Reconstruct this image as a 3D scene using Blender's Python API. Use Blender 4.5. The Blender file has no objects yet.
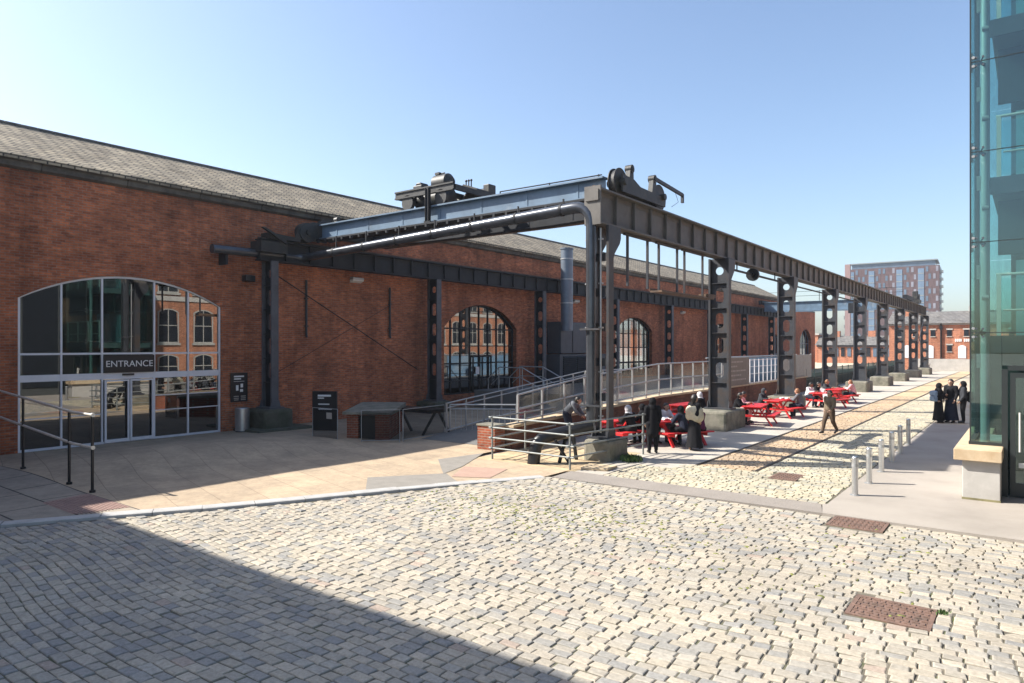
import bpy, bmesh, math, random
import numpy as np
from mathutils import Vector, Matrix
R = math.radians
PI = math.pi
random.seed(7)
rng = np.random.default_rng(7)
scene = bpy.context.scene
COL = scene.collection

# ------------------------------------------------------------------ materials
MATS = {}
def base_mat(name):
    m = bpy.data.materials.new(name); m.use_nodes = True
    nt = m.node_tree
    for n in list(nt.nodes): nt.nodes.remove(n)
    out = nt.nodes.new('ShaderNodeOutputMaterial')
    return m, nt, out
def N(nt, kind, **kw):
    n = nt.nodes.new(kind)
    for k, v in kw.items():
        if k in n.inputs.keys(): n.inputs[k].default_value = v
        else: setattr(n, k, v)
    return n
def ramp(nt, fac, stops, interp='LINEAR'):
    r = nt.nodes.new('ShaderNodeValToRGB'); r.color_ramp.interpolation = interp
    el = r.color_ramp.elements
    while len(el) < len(stops): el.new(0.5)
    for e, (p, c) in zip(el, stops):
        e.position = p; e.color = (*c, 1) if len(c) == 3 else c
    nt.links.new(fac, r.inputs['Fac'])
    return r.outputs['Color']
def mixc(nt, fac, a, b, mode='MIX'):
    m = nt.nodes.new('ShaderNodeMix'); m.data_type = 'RGBA'; m.blend_type = mode
    for sock, v in ((m.inputs[0], fac), (m.inputs[6], a), (m.inputs[7], b)):
        if hasattr(v, 'links'): nt.links.new(v, sock)
        elif isinstance(v, (tuple, list)): sock.default_value = (*v, 1) if len(v) == 3 else v
        else: sock.default_value = v
    return m.outputs[2]
def objcoord(nt, scale=(1, 1, 1)):
    tc = nt.nodes.new('ShaderNodeTexCoord'); mp = nt.nodes.new('ShaderNodeMapping')
    mp.inputs['Scale'].default_value = scale
    nt.links.new(tc.outputs['Object'], mp.inputs['Vector'])
    return mp.outputs['Vector']
def noise(nt, vec, scale, detail=4, rough=.6):
    n = N(nt, 'ShaderNodeTexNoise', Scale=scale, Detail=detail, Roughness=rough)
    if vec is not None: nt.links.new(vec, n.inputs['Vector'])
    return n.outputs['Fac']
def bump(nt, h, strength=.3, dist=.02):
    b = N(nt, 'ShaderNodeBump', Strength=strength, Distance=dist)
    nt.links.new(h, b.inputs['Height'])
    return b.outputs['Normal']
def finish(nt, out, color, rough, metal=0, normal=None, spec=.5):
    p = N(nt, 'ShaderNodeBsdfPrincipled', Metallic=metal)
    p.inputs['Specular IOR Level'].default_value = spec
    for s, v in ((p.inputs['Base Color'], color), (p.inputs['Roughness'], rough)):
        if hasattr(v, 'links'): nt.links.new(v, s)
        elif isinstance(v, (tuple, list)): s.default_value = (*v, 1)
        else: s.default_value = v
    if normal is not None: nt.links.new(normal, p.inputs['Normal'])
    nt.links.new(p.outputs[0], out.inputs[0])
    return p

def mat(name, col, rough=.6, metal=0, var=.18, scale=3.0, bmp=0.0, bscale=30, spec=.5, col2=None, mixat=(.45, .7)):
    """plain material broken up by noise; col2 = stains of a second colour"""
    if name in MATS: return MATS[name]
    m, nt, out = base_mat(name)
    v = objcoord(nt)
    n1 = noise(nt, v, scale, 5)
    c = ramp(nt, n1, [(.25, tuple(x*(1-var) for x in col)), (.75, tuple(x*(1+var) for x in col))])
    if col2:
        n2 = noise(nt, v, scale*.55, 6, .7)
        c = mixc(nt, ramp(nt, n2, [(mixat[0], (0, 0, 0)), (mixat[1], (1, 1, 1))]), c, col2)
    nr = None
    if bmp: nr = bump(nt, noise(nt, v, bscale, 4), bmp)
    finish(nt, out, c, rough, metal, nr, spec)
    MATS[name] = m
    return m

def brick_mat(name, c1, c2, mortar, bw=.235, rh=.079, ms=.009, grime=None, swap=False, bstr=.5, dirt=.5, zsc=1.0, rough=.85, pale=None):
    m, nt, out = base_mat(name)
    tc = nt.nodes.new('ShaderNodeTexCoord'); sx = nt.nodes.new('ShaderNodeSeparateXYZ')
    nt.links.new(tc.outputs['Object'], sx.inputs[0])
    add = N(nt, 'ShaderNodeMath', operation='ADD')
    nt.links.new(sx.outputs[0], add.inputs[0]); nt.links.new(sx.outputs[1], add.inputs[1])
    zz = N(nt, 'ShaderNodeMath', operation='MULTIPLY'); zz.inputs[1].default_value = zsc
    nt.links.new(sx.outputs[2], zz.inputs[0])
    cb = nt.nodes.new('ShaderNodeCombineXYZ')
    if swap:   # lies flat: use x,y
        nt.links.new(sx.outputs[0], cb.inputs[0]); nt.links.new(sx.outputs[1], cb.inputs[1])
    else:
        nt.links.new(add.outputs[0], cb.inputs[0]); nt.links.new(zz.outputs[0], cb.inputs[1])
    b = N(nt, 'ShaderNodeTexBrick')
    b.inputs['Scale'].default_value = 1; b.inputs['Brick Width'].default_value = bw; b.inputs['Row Height'].default_value = rh
    b.inputs['Mortar Size'].default_value = ms; b.inputs['Mortar Smooth'].default_value = .2
    b.inputs['Color1'].default_value = (*c1, 1); b.inputs['Color2'].default_value = (*c2, 1); b.inputs['Mortar'].default_value = (*mortar, 1)
    nt.links.new(cb.outputs[0], b.inputs['Vector'])
    c = b.outputs['Color']
    n1 = noise(nt, tc.outputs['Object'], .55, 8, .7)
    c = mixc(nt, ramp(nt, n1, [(.35, (0, 0, 0)), (.72, (1, 1, 1))]), c, mixc(nt, 1.0, c, (dirt, dirt, dirt), 'MULTIPLY'))
    # single odd courses, stretched along the wall
    st = N(nt, 'ShaderNodeMapping'); st.inputs['Scale'].default_value = (.5, .5, 9.0)
    nt.links.new(tc.outputs['Object'], st.inputs['Vector'])
    n2 = noise(nt, st.outputs[0], 1.1, 4, .75)
    c = mixc(nt, ramp(nt, n2, [(.5, (0, 0, 0)), (.7, (.6, .6, .6))]), c, mixc(nt, 1.0, c, (1.4, 1.35, 1.25), 'MULTIPLY'))
    s5 = N(nt, 'ShaderNodeMapping'); s5.inputs['Scale'].default_value = (3.2, 3.2, 9)
    nt.links.new(tc.outputs['Object'], s5.inputs['Vector'])
    c = mixc(nt, .65, c, ramp(nt, noise(nt, s5.outputs[0], 1.0, 5, .8), [(.32, (.45, .43, .42)), (.5, (1, 1, 1)), (.68, (1.45, 1.4, 1.3))]), 'MULTIPLY')
    s6 = N(nt, 'ShaderNodeMapping'); s6.inputs['Scale'].default_value = (.9, .9, .16)
    nt.links.new(tc.outputs['Object'], s6.inputs['Vector'])
    c = mixc(nt, .7, c, ramp(nt, noise(nt, s6.outputs[0], 1.3, 6, .7), [(.34, (.5, .47, .45)), (.52, (1, 1, 1)), (.7, (1.15, 1.12, 1.1))]), 'MULTIPLY')
    if pale:   # lime bloom patches
        n4 = noise(nt, tc.outputs['Object'], 1.7, 6, .75)
        c = mixc(nt, ramp(nt, n4, [(.66, (0, 0, 0)), (.8, (.55, .55, .55))]), c, pale)
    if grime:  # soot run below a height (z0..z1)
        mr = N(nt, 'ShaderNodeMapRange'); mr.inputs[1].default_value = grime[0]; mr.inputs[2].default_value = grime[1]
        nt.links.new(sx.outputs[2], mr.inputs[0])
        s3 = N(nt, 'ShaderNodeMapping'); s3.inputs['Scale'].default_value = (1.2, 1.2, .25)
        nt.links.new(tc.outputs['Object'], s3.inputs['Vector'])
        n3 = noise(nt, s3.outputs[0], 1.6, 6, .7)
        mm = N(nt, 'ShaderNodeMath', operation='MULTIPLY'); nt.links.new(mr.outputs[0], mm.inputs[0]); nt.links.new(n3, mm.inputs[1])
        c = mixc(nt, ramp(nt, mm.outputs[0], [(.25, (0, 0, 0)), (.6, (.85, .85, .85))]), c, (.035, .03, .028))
    h = mixc(nt, .25, b.outputs['Fac'], noise(nt, tc.outputs['Object'], 40, 3))
    bm = N(nt, 'ShaderNodeBump', Strength=bstr, Distance=.012, invert=True); nt.links.new(h, bm.inputs['Height'])
    finish(nt, out, c, rough, 0, bm.outputs[0], .3)
    MATS[name] = m
    return m

def glass_mat(name, tint, refl, gcol=(1, 1, 1), rough=.01, haze=0, graz=.55):
    m, nt, out = base_mat(name)
    t = N(nt, 'ShaderNodeBsdfTransparent'); t.inputs[0].default_value = (*tint, 1)
    g = N(nt, 'ShaderNodeBsdfGlossy'); g.inputs['Color'].default_value = (*gcol, 1); g.inputs['Roughness'].default_value = rough
    fr = N(nt, 'ShaderNodeLayerWeight', Blend=.25)
    mr = N(nt, 'ShaderNodeMapRange'); mr.inputs[3].default_value = refl; mr.inputs[4].default_value = min(1, refl+graz)
    nt.links.new(fr.outputs['Fresnel'], mr.inputs[0])
    mx = N(nt, 'ShaderNodeMixShader')
    nt.links.new(mr.outputs[0], mx.inputs[0]); nt.links.new(t.outputs[0], mx.inputs[1]); nt.links.new(g.outputs[0], mx.inputs[2])
    o = mx.outputs[0]
    if haze:
        d = N(nt, 'ShaderNodeBsdfDiffuse'); d.inputs[0].default_value = (.6, .62, .62, 1)
        m2 = N(nt, 'ShaderNodeMixShader'); m2.inputs[0].default_value = haze
        nt.links.new(o, m2.inputs[1]); nt.links.new(d.outputs[0], m2.inputs[2]); o = m2.outputs[0]
    nt.links.new(o, out.inputs[0])
    MATS[name] = m
    return m

def island_mat(name, stops, rough=.7, mortar_noise=True, patch=None, bmp=.35):
    """stone setts: every loose stone takes a colour of its own"""
    m, nt, out = base_mat(name)
    g = nt.nodes.new('ShaderNodeNewGeometry')
    tc = nt.nodes.new('ShaderNodeTexCoord')
    c = ramp(nt, g.outputs['Random Per Island'], stops, 'CONSTANT')
    n1 = noise(nt, tc.outputs['Object'], 22, 5, .7)
    c = mixc(nt, .55, c, ramp(nt, n1, [(.3, (.45, .43, .4)), (.7, (1.2, 1.18, 1.15))]), 'MULTIPLY')
    n2 = noise(nt, tc.outputs['Object'], .5, 5, .65)
    c = mixc(nt, .8, c, ramp(nt, n2, [(.3, (.72, .72, .74)), (.7, (1.15, 1.12, 1.06))]), 'MULTIPLY')
    if patch:
        n3 = noise(nt, tc.outputs['Object'], .9, 6, .75)
        c = mixc(nt, ramp(nt, n3, [(.62, (0, 0, 0)), (.72, (.6, .6, .6))]), c, patch)
    nr = bump(nt, noise(nt, tc.outputs['Object'], 60, 5, .7), bmp, .01)
    finish(nt, out, c, rough, 0, nr, .35)
    MATS[name] = m
    return m

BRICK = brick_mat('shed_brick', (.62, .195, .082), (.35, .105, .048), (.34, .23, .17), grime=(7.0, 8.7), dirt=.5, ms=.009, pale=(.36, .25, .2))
BRICK_SMALL = brick_mat('yard_brick', (.36, .095, .045), (.26, .065, .032), (.3, .24, .19), dirt=.7)
BRICK_SHADE = brick_mat('shaded_side_brick', (.26, .10, .06), (.17, .065, .04), (.15, .11, .085), dirt=.55)  # darker yard brick: shade on the ramp's side wall put into the colour
BRICK_FAR = brick_mat('station_brick', (.50, .19, .10), (.42, .15, .08), (.38, .24, .18), dirt=.85)
BRICK_OPP = brick_mat('warehouse_brick', (.46, .19, .10), (.38, .14, .07), (.38, .28, .22), dirt=.8)
BRICK_TOWER = brick_mat('tower_brick', (.125, .080, .080), (.105, .068, .070), (.12, .08, .08), bw=3, rh=.9, ms=.03, dirt=.85)
SLATE = brick_mat('roof_slate', (.47, .395, .28), (.30, .255, .185), (.085, .075, .06), bw=.36, rh=.19, ms=.024, bstr=1.0, dirt=.7, zsc=2.03, pale=(.36, .32, .25))
SLATE_FAR = brick_mat('far_slate', (.2, .19, .18), (.15, .145, .14), (.07, .07, .07), bw=.6, rh=.4, ms=.03, dirt=.8, zsc=2.2)
CORNICE = mat('cornice_stone', (.075, .072, .066), .8, var=.35, scale=2.5, bmp=.3, col2=(.16, .15, .13))
BEAM = mat('bounce_warmed_beam_paint', (.128, .118, .106), .55, var=.28, scale=1.8, bmp=.12, bscale=14, col2=(.085, .07, .055), mixat=(.55, .8), spec=.3)  # warm ground bounce on the girder put into its base colour; stains are weathering
STEEL = mat('painted_steel', (.050, .053, .060), .5, var=.28, scale=2.2, bmp=.12, bscale=14, col2=(.085, .058, .04), mixat=(.5, .72), spec=.3)
STEEL_DARK = mat('dark_painted_steel', (.017, .019, .023), .6, var=.35, scale=2.5, bmp=.1, bscale=12, col2=(.03, .026, .022), mixat=(.55, .8), spec=.25)
WALLCOL = mat('wall_column_paint', (.095, .10, .112), .55, var=.25, scale=2.5, bmp=.1, bscale=12, col2=(.05, .048, .05), mixat=(.5, .75), spec=.3)
MOSSY = mat('mossy_plinth_stone', (.085, .085, .06), .9, var=.4, scale=4, bmp=.5, bscale=18, col2=(.05, .06, .032))
STEEL_BLUE = mat('bridge_blue_steel', (.112, .172, .238), .5, var=.3, scale=1.5, bmp=.1, bscale=10, col2=(.24, .27, .30), mixat=(.58, .75))
RUST = mat('rusty_steel', (.13, .08, .05), .75, var=.4, scale=5, bmp=.3, col2=(.06, .045, .035))
MACHINE = mat('oily_machine_iron', (.024, .024, .024), .55, var=.4, scale=5, bmp=.25, bscale=20, col2=(.07, .065, .045), mixat=(.5, .75))
PIPE = mat('lagged_pipe', (.085, .092, .105), .2, metal=.5, var=.25, scale=3)
GALV = mat('galvanised_steel', (.42, .43, .43), .45, metal=.55, var=.15, scale=6)
GUARD = mat('guard_rail_grey', (.23, .245, .235), .55, metal=.25, var=.2, scale=6)
TRAIL = mat('tower_rail_pale', (.62, .62, .58), .4, var=.05)
GALV_DULL = mat('dull_galvanised_steel', (.30, .31, .31), .55, metal=.4, var=.2, scale=6)
BRUSHED = mat('brushed_stainless', (.55, .56, .57), .3, metal=.85, var=.1, scale=9)
WHITEFRAME = mat('white_frame_paint', (.74, .74, .76), .4, var=.06)
BLACKP = mat('black_paint', (.012, .012, .013), .35, var=.3)
PANELBLACK = mat('sign_black', (.010, .011, .013), .4, var=.15)
LETTER = mat('white_lettering', (.8, .8, .78), .6, var=.03)
RED = mat('red_paint', (.58, .020, .022), .5, var=.28, scale=5)
PLINTH = mat('plinth_stone', (.20, .185, .145), .85, var=.35, scale=3.5, bmp=.5, bscale=18, col2=(.085, .09, .06))
SANDSTONE = mat('sandstone_cap', (.52, .41, .27), .8, var=.15, scale=3, bmp=.15, col2=(.38, .25, .13), mixat=(.5, .8))
PALESTONE = mat('pale_pier_stone', (.44, .42, .385), .8, var=.12, scale=2.5, bmp=.12, bscale=50, col2=(.36, .34, .31))
ALGAE = mat('pier_algae_band', (.2, .18, .09), .85, var=.3, scale=5)
KERBM = mat('kerb_granite', (.40, .39, .37), .75, var=.18, scale=4, bmp=.25, bscale=40)
SLABDARK = mat('interior_dark', (.05, .055, .055), .7, var=.2)
INTFLOOR = mat('hall_floor', (.16, .14, .12), .4, var=.2)
LIGHTSLAB = mat('soffit_grey', (.20, .225, .23), .6, var=.1)
LOUVRE = mat('vent_grey', (.060, .070, .084), .5, var=.15)
DUCT = mat('duct_blue_grey', (.15, .18, .22), .4, metal=.3, var=.15)
GREENP = mat('dark_green_fence', (.022, .045, .043), .55, var=.2)
BLUEP = mat('blue_hoarding', (.14, .26, .40), .55, var=.2, col2=(.3, .36, .42), scale=1.2)
GREYBOARD = mat('grey_brown_board', (.20, .175, .15), .7, var=.12)
FAINT = mat('faded_lettering', (.36, .33, .29), .7, var=.05)
CONCRETE = mat('pale_concrete', (.43, .39, .33), .85, var=.15, scale=1.2, bmp=.2, bscale=40, col2=(.35, .315, .265))
ASPHALT = mat('worn_asphalt', (.31, .275, .235), .88, var=.2, scale=.7, bmp=.35, bscale=120, col2=(.37, .33, .285), mixat=(.4, .7))
ASPHALT2 = mat('asphalt_strip_grit', (.255, .225, .195), .88, var=.12, scale=1.5, bmp=.35, bscale=120)
GROUNDM = mat('yard_ground', (.36, .33, .28), .9, var=.15, scale=.3, bmp=.2, bscale=20)
JOINT = mat('sett_joint_grit', (.135, .118, .088), .95, var=.35, scale=6, bmp=.4, bscale=80, col2=(.07, .085, .025), mixat=(.52, .68))
RAMPTOP = mat('ramp_deck', (.15, .145, .135), .85, var=.15, scale=2)
PATCHGREY = mat('grey_patch', (.24, .22, .19), .85, var=.15, scale=3, bmp=.3, bscale=90)
PATCHRED = mat('red_brown_patch', (.38, .25, .19), .85, var=.12, scale=3, bmp=.3, bscale=90)
SANDM = mat('sandy_earth', (.48, .36, .22), .95, var=.25, scale=2.5, bmp=.6, bscale=14, col2=(.3, .25, .14), mixat=(.5, .72))
TACT = mat('tactile_red', (.30, .19, .155), .8, var=.2, scale=8)
IRONRED = mat('rusty_cover_iron', (.22, .135, .10), .7, metal=.2, var=.35, scale=9, bmp=.3, col2=(.1, .075, .06))
RAILM = mat('worn_rail', (.11, .09, .07), .5, metal=.4, var=.3)
SHEDGLASS = glass_mat('reflecting_glazing', (.22, .25, .25), .21, (1, 1, 1), .004)
TOWERGLASS = glass_mat('green_tower_glass', (.68, .82, .80), .07, (.92, 1, .98), .003)
CLEARGLASS = glass_mat('clear_arch_glazing', (.8, .84, .85), .12, (1, 1, 1), .004)
BALGLASS = glass_mat('balustrade_glass', (.70, .92, .94), .08, (1, 1, 1), .01, .03)
MESHPANEL = glass_mat('wired_glass_panel', (.78, .79, .79), .05, (1, 1, 1), .1, .004, .03)
WIREMESH = glass_mat('fine_wire_mesh', (.72, .73, .74), .0, (.1, .1, .1), .3, .008, .0)
FARGLASS = mat('far_window_glass', (.10, .14, .19), .15, var=.3, scale=.4)
DARKGLASS = mat('dark_window_pane', (.02, .024, .03), .08, var=.2)
CYANWALL = mat('sky_cyan_inner_wall', (.16, .32, .36), .5, var=.1)  # cyan of the sky seen through the glass put into the wall colour
def grass_m():
    return mat('weed_green', (.06, .11, .025), .8, var=.4, scale=8)
WEED = grass_m()

# flagstones
def flag_mat(name, c1, c2, mort, bw, rh, ms, rot=0):
    m, nt, out = base_mat(name)
    tc = nt.nodes.new('ShaderNodeTexCoord'); mp = N(nt, 'ShaderNodeMapping'); mp.inputs['Rotation'].default_value = (0, 0, rot)
    nt.links.new(tc.outputs['Object'], mp.inputs['Vector'])
    wob = N(nt, 'ShaderNodeTexNoise', Scale=.7, Detail=2); nt.links.new(mp.outputs[0], wob.inputs['Vector'])
    ad = N(nt, 'ShaderNodeVectorMath', operation='MULTIPLY_ADD'); ad.inputs[1].default_value = (.07, .07, 0)
    nt.links.new(wob.outputs['Color'], ad.inputs[0]); nt.links.new(mp.outputs[0], ad.inputs[2])
    b = N(nt, 'ShaderNodeTexBrick'); b.offset = .37; b.inputs['Scale'].default_value = 1
    b.inputs['Brick Width'].default_value = bw; b.inputs['Row Height'].default_value = rh; b.inputs['Mortar Size'].default_value = ms
    b.inputs['Mortar Smooth'].default_value = .3
    b.inputs['Color1'].default_value = (*c1, 1); b.inputs['Color2'].default_value = (*c2, 1); b.inputs['Mortar'].default_value = (*mort, 1)
    nt.links.new(ad.outputs[0], b.inputs['Vector'])
    n1 = noise(nt, tc.outputs['Object'], 1.3, 7, .7)
    c = mixc(nt, .8, b.outputs['Color'], ramp(nt, n1, [(.28, (.62, .63, .64)), (.72, (1.18, 1.15, 1.1))]), 'MULTIPLY')
    n3 = noise(nt, tc.outputs['Object'], 9, 6, .75)
    c = mixc(nt, .45, c, ramp(nt, n3, [(.3, (.6, .6, .6)), (.7, (1.2, 1.2, 1.2))]), 'MULTIPLY')
    h = mixc(nt, .5, b.outputs['Fac'], noise(nt, tc.outputs['Object'], 9, 6, .75))
    bm = N(nt, 'ShaderNodeBump', Strength=.35, Distance=.02, invert=True); nt.links.new(h, bm.inputs['Height'])
    finish(nt, out, c, .85, 0, bm.outputs[0], .3)
    MATS[name] = m
    return m
FLAGS = flag_mat('forecourt_flags', (.48, .375, .262), (.42, .33, .235), (.30, .23, .165), 1.3, .8, .010, R(14))
SLABS = flag_mat('stone_slabs', (.36, .31, .25), (.33, .285, .23), (.08, .07, .06), 1.5, .85, .022, R(0))
SETT = island_mat('granite_setts', [(0, (.41, .37, .30)), (.2, (.45, .405, .33)), (.38, (.38, .35, .295)), (.54, (.475, .425, .345)), (.66, (.315, .305, .28)), (.80, (.40, .375, .325)), (.93, (.30, .295, .28)), (.985, (.41, .335, .275))], patch=(.25, .24, .19))
RAILTOP = mat('worn_bright_rail', (.62, .59, .52), .4, metal=.15, var=.15, scale=5)
SETT_WARM = island_mat('sandy_setts', [(0, (.48, .36, .235)), (.3, (.54, .41, .275)), (.6, (.43, .325, .22)), (.85, (.50, .41, .30))], patch=(.5, .34, .19))
SETT_LIGHT = island_mat('pale_setts', [(0, (.48, .43, .32)), (.3, (.54, .49, .37)), (.6, (.43, .40, .30)), (.85, (.40, .39, .33))], patch=(.42, .36, .2))

# ------------------------------------------------------------------ mesh builder
class MB:
    def __init__(s): s.v = []; s.f = []; s.sm = []
    def add(s, vs, fs, smooth=False):
        o = len(s.v); s.v += [tuple(x) for x in vs]
        s.f += [tuple(i+o for i in f) for f in fs]; s.sm += [smooth]*len(fs)
    def box(s, x0, x1, y0, y1, z0, z1):
        s.add([(x0, y0, z0), (x1, y0, z0), (x1, y1, z0), (x0, y1, z0), (x0, y0, z1), (x1, y0, z1), (x1, y1, z1), (x0, y1, z1)],
              [(3, 2, 1, 0), (4, 5, 6, 7), (0, 1, 5, 4), (1, 2, 6, 5), (2, 3, 7, 6), (3, 0, 4, 7)])
        return s
    def bar(s, p, q, w, h, up=(0, 0, 1)):
        """box section from p to q, w across, h along up"""
        p, q = Vector(p), Vector(q); d = (q-p).normalized(); u = Vector(up)
        if abs(d.dot(u)) > .98: u = Vector((1, 0, 0))
        a = d.cross(u).normalized()*w/2; b = a.cross(d).normalized()*h/2
        vs = [p-a-b, p+a-b, p+a+b, p-a+b, q-a-b, q+a-b, q+a+b, q-a+b]
        s.add(vs, [(0, 1, 2, 3), (7, 6, 5, 4), (0, 4, 5, 1), (1, 5, 6, 2), (2, 6, 7, 3), (3, 7, 4, 0)])
        return s
    def tube(s, pts, r, n=10, cap=True):
        pts = [Vector(p) for p in pts]; rs = r if isinstance(r, (list, tuple)) else [r]*len(pts)
        o = len(s.v); ref = None; rings = []
        for i, p in enumerate(pts):
            a = pts[max(i-1, 0)]; b = pts[min(i+1, len(pts)-1)]; d = (b-a).normalized()
            if ref is None:
                ref = Vector((0, 0, 1)) if abs(d.z) < .9 else Vector((1, 0, 0))
            u = d.cross(ref).normalized(); w = u.cross(d).normalized(); ref = w
            rings.append([p+(u*math.cos(2*PI*k/n)+w*math.sin(2*PI*k/n))*rs[i] for k in range(n)])
        vs = [v for ring in rings for v in ring]
        fs = [(i*n+k, i*n+(k+1) % n, (i+1)*n+(k+1) % n, (i+1)*n+k) for i in range(len(pts)-1) for k in range(n)]
        s.add(vs, fs, True)
        if cap:
            s.add(rings[0], [tuple(range(n))]); s.add(rings[-1], [tuple(reversed(range(n)))])
        return s
    def cyl(s, c, r, h, n=16, axis='z', r2=None):
        c = Vector(c); d = {'x': Vector((1, 0, 0)), 'y': Vector((0, 1, 0)), 'z': Vector((0, 0, 1))}[axis]
        return s.tube([c, c+d*h], [r, r if r2 is None else r2], n)
    def prism(s, poly, axis, a, b):
        """closed polygon (2-D) pushed along an axis from a to b"""
        def P(u, v, t): return (t, u, v) if axis == 'x' else (u, t, v) if axis == 'y' else (u, v, t)
        n = len(poly)
        s.add([P(u, v, a) for u, v in poly]+[P(u, v, b) for u, v in poly],
              [tuple(range(n)), tuple(reversed(range(n, 2*n)))]+[(i, i+n, (i+1) % n+n, (i+1) % n) for i in range(n)])
        return s
    def ball(s, c, r, n=10, m=7, sc=(1, 1, 1)):
        vs = [(c[0], c[1], c[2]-r*sc[2])]
        for i in range(1, m):
            t = PI*i/m
            vs += [(c[0]+r*sc[0]*math.sin(t)*math.cos(2*PI*k/n), c[1]+r*sc[1]*math.sin(t)*math.sin(2*PI*k/n), c[2]-r*sc[2]*math.cos(t)) for k in range(n)]
        vs.append((c[0], c[1], c[2]+r*sc[2]))
        fs = [(0, 1+(k+1) % n, 1+k) for k in range(n)]
        for i in range(m-2):
            fs += [(1+i*n+k, 1+i*n+(k+1) % n, 1+(i+1)*n+(k+1) % n, 1+(i+1)*n+k) for k in range(n)]
        L = len(vs)-1
        fs += [(L, 1+(m-2)*n+k, 1+(m-2)*n+(k+1) % n) for k in range(n)]
        s.add(vs, fs, True)
        return s
    def mesh(s, name):
        me = bpy.data.meshes.new(name); me.from_pydata(s.v, [], s.f)
        me.polygons.foreach_set('use_smooth', s.sm)
        bm = bmesh.new(); bm.from_mesh(me); bmesh.ops.recalc_face_normals(bm, faces=bm.faces); bm.to_mesh(me); bm.free()
        return me
    def build(s, name, m, parent=None, bevel=0, loc=None):
        me = s.mesh(name); me.materials.append(m)
        o = bpy.data.objects.new(name, me); COL.objects.link(o)
        if parent: o.parent = parent
        if loc: o.location = loc
        if bevel:
            b = o.modifiers.new('bevel', 'BEVEL'); b.width = bevel; b.segments = 2; b.limit_method = 'ANGLE'; b.angle_limit = R(40)
        return o
def tag(o, label=None, cat=None, group=None, kind=None):
    if label: o['label'] = label
    if cat: o['category'] = cat
    if group: o['group'] = group
    if kind: o['kind'] = kind
    return o
def thing(name, label, cat, loc=(0, 0, 0), rz=0, group=None):
    o = bpy.data.objects.new(name, None); o.empty_display_size = .2; COL.objects.link(o)
    o.location = loc; o.rotation_euler = (0, 0, rz)
    return tag(o, label, cat, group)
def copy_tree(o, parent=None):
    c = o.copy(); COL.objects.link(c)
    if parent: c.parent = parent
    for ch in list(o.children): copy_tree(ch, c)
    return c
def text(name, body, size, loc, rot, m, parent=None, align='CENTER', depth=.006):
    cu = bpy.data.curves.new(name, 'FONT'); cu.body = body; cu.size = size; cu.align_x = align; cu.align_y = 'CENTER'; cu.extrude = depth
    o = bpy.data.objects.new(name, cu); COL.objects.link(o); cu.materials.append(m)
    o.location = loc; o.rotation_euler = rot
    dg = bpy.context.evaluated_depsgraph_get(); me = bpy.data.meshes.new_from_object(o.evaluated_get(dg)); bpy.data.objects.remove(o)
    o = bpy.data.objects.new(name, me); COL.objects.link(o); o.location = loc; o.rotation_euler = rot
    if not me.materials: me.materials.append(m)
    if parent: o.parent = parent
    return o
def ss(a, b, x):
    t = min(1, max(0, (x-a)/(b-a))); return t*t*(3-2*t)
ROTX = (PI/2, 0, PI/2)     # text readable from +x
ROTY = (PI/2, 0, 0)        # text readable from -y


# ------------------------------------------------------------------ people
SKIN = mat('skin', (.42, .25, .17), .55, var=.08)
SKIN2 = mat('skin_brown', (.25, .13, .08), .55, var=.08)
HAIRB = mat('hair_dark', (.016, .012, .010), .5, var=.3)
HAIRG = mat('hair_auburn', (.22, .10, .045), .5, var=.3, scale=20)
SHOE = mat('shoe_black', (.014, .014, .014), .4, var=.2)
EYE = mat('eye_dark', (.02, .015, .012), .2)
def cloth(name, c, var=.2): return mat('cloth_'+name, c, .9, var=var, scale=9, bmp=.25, bscale=25, spec=.15)
C_BLACK = cloth('black', (.012, .012, .014)); C_CHAR = cloth('charcoal', (.045, .048, .055)); C_NAVY = cloth('navy', (.022, .026, .042))
C_BEIGE = cloth('beige', (.48, .44, .33)); C_PINK = cloth('pink', (.66, .36, .38), .35); C_WHITE = cloth('white', (.66, .65, .66), .2)
C_GREY = cloth('grey', (.13, .135, .15)); C_PLUM = cloth('plum', (.12, .03, .075)); C_BROWN = cloth('brown', (.10, .07, .05))
C_BLUEBAG = cloth('blue_grey', (.20, .27, .37), .35); C_STRIPE = cloth('patterned', (.42, .42, .44), .75)
def blob(name, caps, voxel, m, parent, extra=None):
    """one continuous surface grown over tapered limbs"""
    mb = MB()
    for p, r, q, r2 in caps:
        mb.ball(p, r, 12, 8); mb.ball(q, r2, 12, 8)
        if (Vector(p)-Vector(q)).length > 1e-4: mb.tube([p, q], [r, r2], 12)
    o = mb.build(name, m)
    rm = o.modifiers.new('r', 'REMESH'); rm.mode = 'VOXEL'; rm.voxel_size = voxel; rm.use_smooth_shade = True
    sm = o.modifiers.new('s', 'SMOOTH'); sm.iterations = 4; sm.factor = .5
    dg = bpy.context.evaluated_depsgraph_get()
    me = bpy.data.meshes.new_from_object(o.evaluated_get(dg))
    old = o.data; o.modifiers.clear(); o.data = me; bpy.data.meshes.remove(old)
    if not me.materials: me.materials.append(m)
    if extra is not None:
        bm = bmesh.new(); bm.from_mesh(me); t = extra.mesh('t'); bm.from_mesh(t); bm.to_mesh(me); bm.free(); bpy.data.meshes.remove(t)
    me.polygons.foreach_set('use_smooth', [True]*len(me.polygons))
    o.parent = parent
    return o
def V(*a): return Vector(a)
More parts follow.
